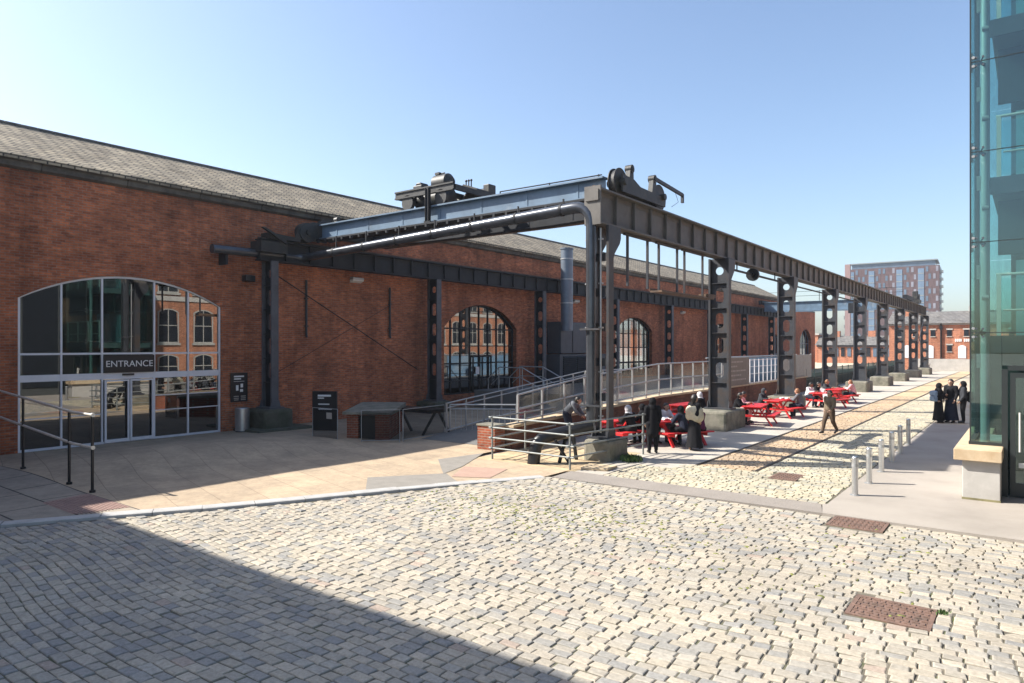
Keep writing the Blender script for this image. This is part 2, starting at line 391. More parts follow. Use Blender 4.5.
def hand(mb, w, d, side, n):
    """five unequal, slightly curled fingers beyond the palm; d = forearm direction, n = palm side"""
    d = d.normalized(); a = d.cross(n).normalized(); n = a.cross(d).normalized()
    for i, L in enumerate((.062, .074, .07, .054)):
        b = w+d*.085+a*(i-1.5)*.019
        mb.tube([b, b+d*L*.5+n*.004, b+d*L*.85+n*L*.3, b+d*L*.95+n*L*.55], [.0085, .008, .007, .005], 7)
    b = w+d*.025-a*.034*side
    mb.tube([b, b+d*.03-a*.024*side+n*.01, b+d*.06-a*.026*side+n*.022], [.011, .0095, .006], 7)
POSES = {}
def pose(kind):
    if kind == 'stand':
        P = dict(pel=V(0, 0, .93), chest=V(0, .01, 1.24), neck=V(0, .0, 1.40), head=V(0, .03, 1.535))
        for s in (-1, 1):
            P['hip', s] = V(.09*s, 0, .88); P['knee', s] = V(.095*s, .02, .48); P['ank', s] = V(.1*s, -.01, .085); P['toe', s] = V(.115*s, .15, .035)
            P['sh', s] = V(.175*s, 0, 1.355); P['el', s] = V(.225*s, -.01, 1.09); P['wr', s] = V(.2*s, .12, .88)
    elif kind == 'talk':
        P = pose('stand')
        P['el', 1] = V(.23, .03, 1.1); P['wr', 1] = V(.08, .22, 1.16); P['wr', -1] = V(-.12, .2, 1.02); P['head'] = V(.01, .05, 1.53)
    elif kind == 'walk':
        P = pose('stand')
        P['knee', 1] = V(.09, .2, .5); P['ank', 1] = V(.09, .3, .11); P['toe', 1] = V(.1, .44, .075)
        P['knee', -1] = V(-.09, -.06, .48); P['ank', -1] = V(-.09, -.3, .14); P['toe', -1] = V(-.1, -.17, .035)
        P['el', 1] = V(.23, -.1, 1.1); P['wr', 1] = V(.2, .02, .9); P['el', -1] = V(-.23, .06, 1.1); P['wr', -1] = V(-.2, .24, .95)
    elif kind == 'sit':
        P = dict(pel=V(0, 0, .55), chest=V(0, .09, .86), neck=V(0, .14, 1.01), head=V(0, .2, 1.135))
        for s in (-1, 1):
            P['hip', s] = V(.09*s, .02, .53); P['knee', s] = V(.13*s, .42, .52); P['ank', s] = V(.13*s, .36, .085); P['toe', s] = V(.14*s, .5, .035)
            P['sh', s] = V(.17*s, .1, .965); P['el', s] = V(.24*s, .22, .77); P['wr', s] = V(.12*s, .43, .815)
    elif kind == 'stroll':
        P = pose('walk')
        for s in (-1, 1):
            for j in ('knee', 'ank', 'toe'): P[j, s] = V(P[j, s].x, P[j, s].y*.45, P[j, s].z)
    elif kind == 'lean':
        P = pose('stand'); P['pel'] = V(0, -.08, .92); P['chest'] = V(0, .12, 1.14); P['neck'] = V(0, .24, 1.24); P['head'] = V(0, .33, 1.33)
        for s in (-1, 1):
            P['hip', s] = V(.09*s, -.08, .87); P['sh', s] = V(.175*s, .2, 1.2); P['el', s] = V(.21*s, .3, .98); P['wr', s] = V(.12*s, .46, .86)
    elif kind == 'sithigh':
        P = pose('sit'); P['head'] = V(.02, .13, 1.165); P['chest'] = V(0, .03, .88); P['neck'] = V(0, .06, 1.03)
    return P
def person(label, loc, rz, kind, top, bottom, hair, skin=None, scale=1.0, skirt=False, scarf=False, longcoat=False, group=None):
    skin = skin or SKIN
    P = pose(kind); root = thing('person', label, 'person', loc, rz, group); root.scale = (scale,)*3
    hd, nk = P['head'], P['neck']
    face = V(0, 1, 0)
    caps = [(P['pel'], .115, P['chest'], .12), (P['chest'], .12, nk-V(0, 0, .06), .1), (nk-V(0, 0, .06), .055, hd-V(0, .02, .05), .05),
            (hd+V(0, 0, .015), .088, hd+V(0, -.025, .025), .088), (hd+V(0, .02, -.055), .06, hd+V(0, .045, -.075), .035),
            (hd+V(0, .085, .005), .012, hd+V(0, .103, -.022), .014)]
    for s in (-1, 1):
        caps += [(P['hip', s], .095, P['knee', s], .06), (P['knee', s], .06, P['ank', s], .036), (P['ank', s], .036, P['toe', s], .03),
                 (P['sh', s]*1, .055, P['chest']+V(0, 0, .08), .08), (P['sh', s], .052, P['el', s], .038), (P['el', s], .038, P['wr', s], .027),
                 (hd+V(.088*s, -.01, .01), .016, hd+V(.09*s, -.012, -.02), .012)]
        d = (P['wr', s]-P['el', s]).normalized(); caps.append((P['wr', s], .026, P['wr', s]+d*.07, .032))
    ex = MB()
    for s in (-1, 1):
        hand(ex, P['wr', s], P['wr', s]-P['el', s], s, V(-s, .2, -.3))
    blob('body', caps, .014, skin, root, ex)
    for s in (-1, 1):
        MB().ball(hd+V(.032*s, .083, .018), .011, 8, 6).build('eye', EYE, root)
        MB().tube([P['ank', s]+V(0, -.03, -.03), P['ank', s]+V(0, .03, -.02), P['toe', s]+V(0, .03, .004)], [.042, .047, .032], 10).build('shoe', SHOE, root)
    # upper garment
    g = 0.022; t = [(P['pel']+V(0, 0, .02), .145, P['chest'], .148), (P['chest'], .148, nk-V(0, 0, .07), .11)]
    for s in (-1, 1):
        t += [(P['sh', s], .055+g, P['chest']+V(0, 0, .08), .1), (P['sh', s], .056+g, P['el', s], .042+g), (P['el', s], .042+g, P['wr', s]-(P['wr', s]-P['el', s])*.08, .034+g*.6)]
    if longcoat:
        t += [(P['pel'], .15, P['pel']-V(0, 0, .3), .17)]
    blob('coat' if longcoat else 'jacket', t, .022, top, root)
    if skirt and kind in ('stand', 'talk', 'stroll'):
        mb = MB(); n = 28; rows = []
        for k, (z, r) in enumerate(((.98, .15), (.86, .185), (.6, .205), (.35, .235), (.1, .275))):
            rows.append([(math.cos(2*PI*i/n)*r*(1+.05*math.sin(i*2.3)*k/4), math.sin(2*PI*i/n)*r*.82*(1+.07*math.sin(i*1.7+1)*k/4), z) for i in range(n)])
        mb.add([v for rw in rows for v in rw], [(j*n+i, j*n+(i+1) % n, (j+1)*n+(i+1) % n, (j+1)*n+i) for j in range(4) for i in range(n)], True)
        mb.add(rows[0], [tuple(range(n))]); mb.add(rows[-1], [tuple(range(n))])
        mb.build('skirt', bottom, root)
    else:
        t = []
        for s in (-1, 1):
            t += [(P['pel'], .14, P['hip', s], .118), (P['hip', s], .118, P['knee', s], .082), (P['knee', s], .082, P['ank', s]+V(0, 0, .03), .058)]
        blob('trousers', t, .022, bottom, root)
    if scarf:
        blob('headscarf', [(hd+V(0, -.03, .03), .112, hd+V(0, -.045, 0), .112), (hd+V(0, -.03, -.09), .095, nk+V(0, 0, -.05), .135), (nk+V(0, .02, -.05), .12, P['chest']+V(0, .05, .02), .12)], .018, hair, root)
    else:
        blob('hair', [(hd+V(0, -.025, .04), .1, hd+V(0, -.05, 0), .098), (hd+V(0, -.07, -.04), .07, hd+V(0, -.085, -.14), .05)], .016, hair, root)
    return root
def yaw(dx, dy): return math.atan2(-dx, dy)      # turn so that local +y looks along (dx, dy)
# the three talking in the shade
person('woman in black dress and headscarf with pale bag, left of three by the tower', (-3.02, 32.45, 0), yaw(1, .15), 'talk', C_BLACK, C_BLACK, C_BLACK, scale=.97, skirt=True, scarf=True)
person('tallest of the three people in black by the glass tower, long black coat', (-2.62, 32.75, 0), yaw(-.4, -1), 'stand', C_BLACK, C_NAVY, HAIRB, scale=1.06, skirt=True, longcoat=True)
person('person in charcoal jacket wearing a backpack, right of the three by the glass tower', (-2.2, 32.75, 0), yaw(-1, -.1), 'stand', C_CHAR, C_BLACK, C_BLACK, scale=1.02, scarf=True)
def bag(label, name, cat, m, loc, rz, w, d, h, strap=True):
    r = thing(name, label, cat, loc, rz)
    b = blob('bag_body', [(V(-w/2+d/2, 0, z), d/2, V(w/2-d/2, 0, z), d/2) for z in (d/2, h*.35, h*.65, h-d/2)], .02, m, r)
    p = MB()
    if strap:
        for s in (-1, 1):
            MB().tube([V(s*w*.28, d*.35, h*.1), V(s*w*.3, d*1.0, h*.5), V(s*w*.28, d*.9, h*.95), V(s*w*.25, d*.3, h)], .012, 6).build('strap', C_BLACK, r)
    MB().box(-w*.3, w*.3, -d*.62, -d*.4, h*.12, h*.5).build('pocket', m, r, bevel=.02)
    return r
bag('pale blue-grey shoulder bag on the back of the woman in a black headscarf', 'shoulder_bag', 'bag', C_BLUEBAG, (-3.17, 32.28, .86), yaw(.6, .8), .36, .14, .44)
bag('black backpack worn by the person in the charcoal jacket', 'backpack', 'bag', C_BLACK, (-1.97, 32.78, .84), yaw(-1, 0), .32, .2, .46)
# near the tables
wk_ = person('woman in black walking past the tables with a beige wrap over her arms', (-8.0, 19.45, 0), yaw(.5, 1), 'stroll', C_BLACK, C_BLACK, HAIRB, scale=1.0, skirt=True)
blob('wrap', [(V(-.1, .0, 1.15), .2, V(.1, .0, 1.15), .2), (V(-.13, .02, 1.02), .195, V(.13, .02, 1.02), .195)], .02, C_BEIGE, wk_)
person('person standing in black coat beside the pipe rail guard', (-8.72, 18.15, 0), yaw(-.7, .9), 'stand', C_BLACK, C_BLACK, C_BLACK, scale=.97, longcoat=True, scarf=True)
person('pedestrian in dark brown crossing the tram rails', (-5.67, 25.9, 0), yaw(-.4, -1), 'walk', cloth('tan', (.17, .135, .095)), C_BROWN, HAIRB, scale=.93)

# ------------------------------------------------------------------ ground
def KIND(o): o['kind'] = 'structure'; return o
KIND(MB().box(-600, 600, -300, 900, -1.0, -.06).build('ground', GROUNDM))
KIND(MB().prism([(-17, -4), (6, -4), (6, 13.45), (-9.2, 13.45), (-13.9, 4.2)], 'z', -.055, -.013).build('cobbled_road_bed', JOINT))
KIND(MB().box(-8.9, -3.2, 14.35, 48, -.055, -.014).build('sett_strip_bed', JOINT))

def setts(name, rows, m, gap=.009, zj=.0035, tilt=.022, jit=.004, inset=.011, low=-.09, gx=.006, warp=None):
    """rows: list of (y, depth, [(x0, x1) ...]) ; every stone is bevelled, tilted and jittered"""
    cx = []; cy = []; hx = []; hy = []
    for y, dp, segs in rows:
        for a, b in segs:
            cx.append((a+b)/2); cy.append(y(0.5*(a+b)) if callable(y) else y); hx.append((b-a-gap-gx)/2); hy.append((dp-gap)/2)
    cx, cy, hx, hy = map(np.array, (cx, cy, hx, hy)); n = len(cx)
    sx = np.array([-1, 1, 1, -1]); sy = np.array([-1, -1, 1, 1])
    jx = rng.normal(0, jit, (n, 4)); jy = rng.normal(0, jit, (n, 4))
    X = cx[:, None]+sx*hx[:, None]+jx; Y = cy[:, None]+sy*hy[:, None]+jy
    if warp is not None: dX, dY = warp(X, Y); X = X+dX; Y = Y+dY
    z0 = np.clip(rng.normal(0, zj, n), -.008, .008); tx = rng.normal(0, tilt, n); ty = rng.normal(0, tilt, n)
    zt = z0[:, None]+tx[:, None]*sx*hx[:, None]+ty[:, None]*sy*hy[:, None]
    ins = np.clip(rng.normal(inset, inset*.25, n), inset*.5, None)[:, None]
    Xt = X-sx*ins; Yt = Y-sy*ins
    Vt = np.empty((n, 16, 3))
    Vt[:, 0:4] = np.stack([X, Y, np.full_like(X, low)], -1)
    Vt[:, 4:8] = np.stack([X, Y, zt-ins*.95], -1)
    Vt[:, 8:12] = np.stack([X-sx*ins*.33, Y-sy*ins*.33, zt-ins*.32], -1)
    Vt[:, 12:16] = np.stack([Xt, Yt, zt], -1)
    q = []
    for L in (0, 4, 8):
        for k in range(4): q.append((L+k, L+(k+1) % 4, L+4+(k+1) % 4, L+4+k))
    q.append((12, 13, 14, 15))
    q = np.array(q); F = (q[None]+16*np.arange(n)[:, None, None]).reshape(-1)
    me = bpy.data.meshes.new(name); me.vertices.add(n*16); me.vertices.foreach_set('co', Vt.reshape(-1))
    nf = n*13; me.loops.add(nf*4); me.loops.foreach_set('vertex_index', F.astype(np.int32))
    me.polygons.add(nf); me.polygons.foreach_set('loop_start', np.arange(0, nf*4, 4, dtype=np.int32))
    sm = np.zeros((n, 13), bool)
    me.polygons.foreach_set('use_smooth', sm.reshape(-1)); me.update(calc_edges=True); me.validate()
    me.materials.append(m); o = bpy.data.objects.new(name, me); COL.objects.link(o)
    return KIND(o)
KERB = [(-17.2, -2.5), (-15.6, 1.0), (-14.03, 3.98), (-13.29, 5.26), (-12.41, 6.68), (-11.55, 8.35), (-10.72, 10.13), (-9.94, 11.86), (-9.15, 13.3)]
def kx(y):
    for (x0, y0), (x1, y1) in zip(KERB, KERB[1:]):
        if y <= y1: return x0+(x1-x0)*(y-y0)/(y1-y0)
    return KERB[-1][0]
def sweep0(x, y):
    w = ss(0, 1, (13.3-y)/3.0)
    return .12*math.sin(y*.5+x*.2)*w, (.20*math.sin(x*.36+.9)+.05*math.sin(x*1.05+y*.3))*w
COVER = (-1.74, -.88, 8.66, 9.40)
rows = []; y = -1.0
while y < 13.37:
    dp = random.uniform(.122, .142); yc = y+dp/2; segs = []
    x = kx(yc)-.6+random.uniform(-.1, .05); x = max(x, -16.5)
    xe = 4.2
    while x < xe:
        L = random.choice((.19, .2, .21, .22, .23, .24, .26))
        wx, wy = sweep0(x+L/2, yc)
        if x+wx > kx(yc+wy)-.05:
            parts_ = [(x, x+L)]
            for c0, c1, r0, r1 in (COVER, (-2.87, -1.97, 12.75, 13.53)):
                if r0-.06 < yc+wy < r1+.06:
                    nxt = []
                    for p0, p1 in parts_:
                        if p1+wx <= c0 or p0+wx >= c1: nxt.append((p0, p1)); continue
                        if c0-(p0+wx) > .05: nxt.append((p0, c0-wx-.004))
                        if (p1+wx)-c1 > .05: nxt.append((c1-wx+.004, p1))
                    parts_ = nxt
            segs += parts_
        x += L
    ph = random.uniform(0, 6.28)
    rows.append(((lambda yy: (lambda xx: yy+.015*math.sin(xx*1.7+yy*.4)))(yc), dp, segs))
    y += dp
def sweep(X, Y):
    w = np.clip((13.3-Y)/3.0, 0, 1); w = w*w*(3-2*w)
    return .12*np.sin(Y*.5+X*.2)*w, (.20*np.sin(X*.36+.9)+.05*np.sin(X*1.05+Y*.3))*w
setts('cobbled_road', rows, SETT, inset=.014, warp=sweep)
mossm = mat('joint_moss', (.16, .17, .045), .95, var=.5, scale=12)
mb = MB()
for k in range(620):
    g = random.random()
    if g < .75: x, yv = random.gauss(-7.2, 1.5), random.gauss(10.6, .75)
    else: x, yv = random.uniform(-9, -1), random.uniform(8.5, 13)
    if yv > 13.2 or x < kx(yv)+.2: continue
    r_ = random.uniform(.010, .024); L = random.uniform(.02, .07)
    a = random.choice((0, 0, PI/2))+random.gauss(0, .1); u = V(math.cos(a), math.sin(a), 0)*L; w_ = V(-u.y, u.x, 0).normalized()*r_
    z = .004+random.uniform(0, .005); c = V(x, yv, 0)
    mb.add([c-u+V(0, 0, -.015), c+w_+V(0, 0, -.015), c+u+V(0, 0, -.015), c-w_+V(0, 0, -.015), c-u*.55+V(0, 0, z), c+w_*.6+V(0, 0, z+.004), c+u*.55+V(0, 0, z), c-w_*.6+V(0, 0, z+.003)], [(4, 5, 6, 7), (0, 1, 5, 4), (1, 2, 6, 5), (2, 3, 7, 6), (3, 0, 4, 7)], True)
tag(mb.build('moss', mossm), 'yellow-green moss in the sett joints in mid foreground', 'moss', kind='stuff')
def strip(name, x0, x1, y0, y1, m, L0, L1, d0, d1, skip=None):
    rows = []; y = y0
    while y < y1:
        dp = random.uniform(d0, d1); x = x0+random.uniform(-.1, 0); segs = []
        while x < x1-.06:
            L = min(random.uniform(L0, L1), x1-x)
            a = max(x, x0)
            if a+.05 < x+L and not (skip and skip(a+L/2, y+dp/2)): segs.append((a, x+L))
            x += L
        rows.append((y+dp/2, dp, segs)); y += dp
    return setts(name, rows, m, zj=.004, tilt=.02, jit=.005)
strip('sett_paving', -5.40, -3.24, 14.38, 47.8, SETT_LIGHT, .16, .24, .12, .15, lambda x, y: -4.98 < x < -4.30 and 16.4 < y < 17.34)
strip('rail_bed', -6.90, -5.50, 17.0, 47.8, SETT_WARM, .14, .22, .12, .15)
strip('sett_apron', -7.3, -5.36, 14.38, 16.98, SETT_LIGHT, .16, .24, .12, .15)
strip('sett_verge', -8.2, -7.3, 14.4, 16.2, SETT_LIGHT, .14, .2, .1, .13)

def slab(name, poly, m, z=0.0, dep=.05): return KIND(MB().prism(poly, 'z', z-dep, z).build(name, m))
slab('asphalt_strip', [(-9.05, 13.44), (-3.1, 13.58), (-3.3, 14.36), (-9.1, 14.36)], ASPHALT2)
slab('asphalt_path', [(-3.1, 13.58), (4, 13.62), (4, 13.62), (9, 13.62), (9, 32), (-3.2, 32), (-3.2, 14.40), (-3.28, 14.36)], ASPHALT, z=.003)
slab('concrete_pavement', [(-12.35, 18), (-6.99, 18), (-6.99, 99), (-12.35, 99)], CONCRETE)
slab('pavement_end', [(-9.0, 14.37), (-8.22, 14.37), (-8.22, 16.2), (-7.3, 16.25), (-6.99, 17.0), (-6.99, 17.998), (-9.0, 17.998)], CONCRETE)
YARDFAR = mat('far_setts', (.46, .405, .31), .9, var=.2, scale=.8, bmp=.4, bscale=9, col2=(.44, .33, .21))
slab('far_rail_bed', [(-6.89, 47.9), (-5.5, 47.9), (-5.5, 99), (-6.89, 99)], SANDM)
slab('far_yard', [(-5.36, 47.9), (-3.2, 47.9), (-3.2, 32.03), (9, 32.03), (9, 99), (-5.36, 99)], YARDFAR)
slab('sandy_ground', [(-12.3, 14.42), (-9.02, 14.42), (-9.02, 17.99), (-12.3, 17.99)], SANDM, z=-.004)
slab('far_road', [(-40, 99.02), (40, 99.02), (40, 300), (-40, 300)], YARDFAR, z=-.02, dep=.03)

# forecourt: gently crowned flags behind the kerb
def fz(x, y):
    b = .045*(1-ss(9.5, 13.2, y))
    zc = .27*ss(4.6, 9, y)*(1-ss(10.5, 17, y))
    h = zc*(1-ss(-18.2, -15.9, x))
    w = ss(-23.0, -18.6, x)
    return (b+h)*w+.001
def grid_sheet(name, xr, ys, m, dz=0.0, nx=40):
    mb = MB(); vs = []
    for yy in ys:
        a, b = xr(yy)
        vs += [(a+(b-a)*i/nx, yy, fz(a+(b-a)*i/nx, yy)+dz) for i in range(nx+1)]
    mb.add(vs, [(j*(nx+1)+i, j*(nx+1)+i+1, (j+1)*(nx+1)+i+1, (j+1)*(nx+1)+i) for j in range(len(ys)-1) for i in range(nx)], True)
    return KIND(mb.build(name, m))
ysA = [-3+i*.4 for i in range(41)]+[13.3]
grid_sheet('forecourt', lambda y: (-23.28, kx(y)-.27), ysA, FLAGS)
grid_sheet('forecourt_edge', lambda y: (-23.28, -9.2), [13.301, 13.7, 14.1, 14.4], FLAGS, nx=60)
grid_sheet('forecourt_back', lambda y: (-23.28, -12.62), [14.402+i*.6 for i in range(20)]+[26.4, 31, 36, 48, 60, 80, 98], FLAGS)
grid_sheet('stone_slab_path', lambda y: (-21.5, kx(y)-.275), [-2.9+i*.4 for i in range(22)]+[5.93], SLABS, .006)
def quad_patch(name, c, m, dz, n=8):
    mb = MB(); vs = []
    for j in range(n+1):
        for i in range(n+1):
            u, v = i/n, j/n
            x = (c[0][0]*(1-u)+c[1][0]*u)*(1-v)+(c[3][0]*(1-u)+c[2][0]*u)*v
            yv = (c[0][1]*(1-u)+c[1][1]*u)*(1-v)+(c[3][1]*(1-u)+c[2][1]*u)*v
            vs.append((x, yv, fz(x, yv)+dz))
    mb.add(vs, [(j*(n+1)+i, j*(n+1)+i+1, (j+1)*(n+1)+i+1, (j+1)*(n+1)+i) for j in range(n) for i in range(n)], True)
    return KIND(mb.build(name, m))
quad_patch('grey_paving_patch', [(-11.2, 9.6), (-10.35, 11.55), (-11.3, 12.2), (-12.3, 10.6)], PATCHGREY, .008)
quad_patch('red_paving_patch', [(-10.9, 11.95), (-10.1, 12.4), (-10.5, 13.6), (-11.6, 13.2)], PATCHRED, .009)
quad_patch('grey_paving_band', [(-12.9, 13.6), (-11.3, 12.1), (-11.65, 13.2), (-12.6, 15.2)], PATCHGREY, .010)
# tactile paving with its studs
quad_patch('tactile_paving', [(-15.3, 5.02), (-13.85, 5.02), (-13.55, 5.9), (-15.5, 5.9)], TACT, .011)
mb = MB()
for i in range(26):
    for j in range(14):
        x = -15.25+i*.065; yv = 5.07+j*.06
        if x < kx(yv)-.3: mb.ball((x, yv, fz(x, yv)+.012), .018, 6, 4, (1, 1, .6))
KIND(mb.build('tactile_paving_studs', TACT))
# kerb stones
mb = MB(); acc = []
for (x0, y0), (x1, y1) in zip(KERB, KERB[1:]):
    L = math.hypot(x1-x0, y1-y0); n = max(1, round(L/1.0))
    for k in range(n):
        a, b = k/n, (k+1)/n
        p = Vector((x0+(x1-x0)*a, y0+(y1-y0)*a, 0)); q = Vector((x0+(x1-x0)*b, y0+(y1-y0)*b, 0)); d = (q-p).normalized(); nrm = Vector((-d.y, d.x, 0))*.28
        p += d*.006; q -= d*.006; za = fz(p.x-.3, p.y)+.006+random.uniform(-.004, .004); zb = za+fz(q.x-.3, q.y)-fz(p.x-.3, p.y)
        c = .012
        mb.add([p+V(0, 0, -.1), q+V(0, 0, -.1), q+nrm+V(0, 0, -.1), p+nrm+V(0, 0, -.1), p+V(0, 0, za-c), q+V(0, 0, zb-c), q+nrm+V(0, 0, zb), p+nrm+V(0, 0, za), p+nrm*.1+V(0, 0, za), q+nrm*.1+V(0, 0, zb)],
               [(0, 1, 5, 4), (4, 5, 9, 8), (8, 9, 6, 7), (2, 3, 7, 6), (1, 2, 6, 9, 5), (3, 0, 4, 8, 7)])
KIND(mb.build('kerb', KERBM))
# iron covers
def cover(label, x0, x1, y0, y1, m, z=.006):
    r = thing('manhole_cover', label, 'manhole cover', ((x0+x1)/2, (y0+y1)/2, 0))
    w, d = (x1-x0)/2, (y1-y0)/2
    f = MB()
    for a in ((-w, w, -d, -d+.05), (-w, w, d-.05, d), (-w, -w+.05, -d+.05, d-.05), (w-.05, w, -d+.05, d-.05)): f.box(*a, -.05, z)
    f.build('frame', m, r)
    p = MB().box(-w+.055, w-.055, -d+.055, d-.055, -.05, z-.006)
    nx, ny = int(w*2/.085), int(d*2/.085)
    for i in range(nx):
        for j in range(ny):
            cx = -w+.08+(2*w-.16)*i/(nx-1); cy = -d+.08+(2*d-.16)*j/(ny-1)
            if (i+j) % 2: p.box(cx-.032, cx+.032, cy-.012, cy+.012, z-.008, z+.003)
            else: p.box(cx-.012, cx+.012, cy-.032, cy+.032, z-.008, z+.003)
    p.build('lid', m, r)
    return r
cover('rusty red iron manhole cover among the setts at lower right', COVER[0], COVER[1], COVER[2], COVER[3], IRONRED, .004)
cover('reddish iron cover at the edge of the asphalt path', -2.86, -1.98, 12.76, 13.52, IRONRED, .004)
cover('brown iron cover in the pale setts left of the bollards', -4.95, -4.33, 16.43, 17.31, IRONRED, .004)
for i, (x, lab) in enumerate(((-5.45, 'tram rail nearer the bollards, sunk in the setts'), (-6.95, 'tram rail along the edge of the concrete pavement'))):
    tag(MB().box(x-.045, x-.005, 17.0, 98, -.05, .007).box(x-.005, x+.02, 17.0, 98, -.05, -.012).box(x+.02, x+.035, 17.0, 98, -.05, .005).build('tram_rail', RAILM), lab, 'rail')

# ------------------------------------------------------------------ the long brick goods shed
WX = -23.3
shed = thing('goods_shed', 'long red brick goods shed with slate roof and arched glazed openings', 'building', (WX, 10, 0))
def part(mb, name, m, parent, **k):
    """child mesh given in world coordinates"""
    o = mb.build(name, m, parent, **k)
    w = Matrix.Identity(4); q = parent
    off = Vector((0, 0, 0))
    while q is not None: off += Vector(q.location); q = q.parent
    o.location = -off
    return o
def arc(h, z0, zt, n=18):
    s = zt-z0; r = (h*h+s*s)/(2*s); a = math.asin(min(1, h/r))
    return [(r*math.sin(-a+2*a*i/n), zt-r+r*math.cos(-a+2*a*i/n)) for i in range(n+1)]
OPEN = [(10.145, 3.105, .0, 4.5, 5.35), (28.0, 3.0, .62, 4.05, 5.28), (45.5, 2.9, .9, 4.2, 5.2), (63.1, 2.9, .9, 4.2, 5.2), (80.0, 1.55, .9, 4.0, 4.4), (93.2, 2.75, .05, 3.9, 5.25)]
def wall_run(mb, y0, y1, top, openings, th=.5):
    f, b = WX, WX-th
    yy = y0
    for c, h, z0, zs, zt in openings:
        mb.box(b, f, yy, c-h, -.3, top)
        pts = arc(h, zs, zt)
        if z0 > .01: mb.box(b, f, c-h, c+h, -.3, z0)
        for (a0, za), (a1, zb) in zip(pts, pts[1:]):
            q = [(c+a0, za), (c+a1, zb), (c+a1, top), (c+a0, top)]
            mb.prism(q, 'x', b, f)
        yy = c+h
    mb.box(b, f, yy, y1, -.3, top)
w = MB(); wall_run(w, -26, 81.8, 8.3, OPEN[:5]); wall_run(w, 81.8, 98, 7.55, OPEN[5:])
w.box(-29.6, -29.2, -26, 50, -.3, 8.3).box(-29.6, -29.2, 65, 98, -.3, 8.3).box(-29.6, -29.2, 50, 65, -.3, .9).box(-29.6, -29.2, 50, 65, 5.4, 8.3).box(-29.6, -29.2, 57, 57.5, .9, 5.4).box(-29.2, WX-.5, 97.5, 98, -.3, 7.55).box(-29.2, WX-.5, -26, -25.5, -.3, 8.3)
w.prism([(-29.6, 7.4), (WX, 7.4), (WX, 8.35), (-26.3, 9.95), (-29.6, 8.35)], 'y', 81.45, 81.8)
part(w, 'wall', BRICK, shed)
part(MB().prism([(-22.98, 8.56), (-26.3, 10.28), (-29.75, 8.56), (-29.75, 8.44), (-26.3, 10.16), (-22.98, 8.44)], 'y', -26, 82.1), 'roof', SLATE, shed)
part(MB().box(-29.6, WX, 81.8, 98, 7.56, 7.7), 'flat_roof', CORNICE, shed)
m_ = MB(); yy = -26
while yy < 82:
    m_.tube([(-26.3, yy, 10.27), (-26.3, yy+.44, 10.27)], .085, 8); yy += .46
part(m_, 'ridge_tile_row', CORNICE, shed)
m_ = MB(); yy = -26.0
while yy < 82:
    m_.prism([(WX+.002, 8.2), (WX+.14, 8.26), (WX+.17, 8.38), (-23.06, 8.53), (-23.06, 8.42), (WX+.002, 8.42)], 'y', yy, yy+2.38); yy += 2.4
part(m_, 'stone_cornice', CORNICE, shed)
part(MB().box(WX-.52, -29.1, -25.4, 97, .0, .01+.004).box(-29.15, -29.1, -25.4, 49.9, .2, 8), 'hall_interior', INTFLOOR, shed)
for i, (c, h, z0, zs, zt) in enumerate(OPEN):    # brick arch rings standing a little proud
    a = arc(h, zs, zt); b = arc(h+.34, zs+.06, zt+.34); m_ = MB()
    poly = [(c+y, z) for y, z in a]+[(c+y, z) for y, z in reversed(b)]
    n = len(a)
    for k in range(n-1):
        m_.prism([(c+a[k][0], a[k][1]), (c+a[k+1][0], a[k+1][1]), (c+b[k+1][0], b[k+1][1]), (c+b[k][0], b[k][1])], 'x', WX-.3, WX+.012)
    part(m_, 'brick_arch', BRICK, shed)

def arch_h(c, h, zs, zt, y):
    s = zt-zs; r = (h*h+s*s)/(2*s); return zt-r+math.sqrt(max(0, r*r-(y-c)**2))
def window(idx, xg, verts, hors, m, wbar, name, outer=.07, gm=SHEDGLASS, hz=None):
    c, h, z0, zs, zt = OPEN[idx]
    f = MB(); d = .05
    a = arc(h-.005, zs, zt-.005); b = arc(h-outer, zs-.0, zt-outer)
    for k in range(len(a)-1):
        f.prism([(c+a[k][0], a[k][1]), (c+a[k+1][0], a[k+1][1]), (c+b[k+1][0], b[k+1][1]), (c+b[k][0], b[k][1])], 'x', xg-d, xg+d)
    f.box(xg-d, xg+d, c-h+.005, c-h+outer, z0, zs); f.box(xg-d, xg+d, c+h-outer, c+h-.005, z0, zs)
    f.box(xg-d, xg+d, c-h+outer, c+h-outer, z0, z0+outer)
    for y in verts:
        f.box(xg-d*.9, xg+d*.9, y-wbar/2, y+wbar/2, z0+outer, arch_h(c, h-outer*.6, zs, zt-outer*.6, y))
    for z, hh in hors:
        e = h-outer if z < zs else None
        if e is None:
            s = zt-zs; r = (h*h+s*s)/(2*s); e = math.sqrt(max(0, r*r-(z-(zt-r))**2))-outer
        f.box(xg-d*.8, xg+d*.8, c-e, c+e, z-hh/2, z+hh/2)
    fr = part(f, name, m, shed)
    g = MB(); poly = [(c-h+.03, z0+.02)]+[(c+y*.99, z-.03) for y, z in a]+[(c+h-.03, z0+.02)]
    g.prism(poly, 'x', xg-.012, xg+.0)
    part(g, 'glass', gm, fr)
    return fr
EX = WX-.09
ent = window(0, EX, [8.17, 9.31, 10.92, 12.07], [(2.86, .06), (2.14, .2)], WHITEFRAME, .052, 'entrance_screen')
part(MB().box(EX+.02, EX+.1, 9.9, 10.25, 2.15, 2.21), 'door_sensor', BLACKP, ent)
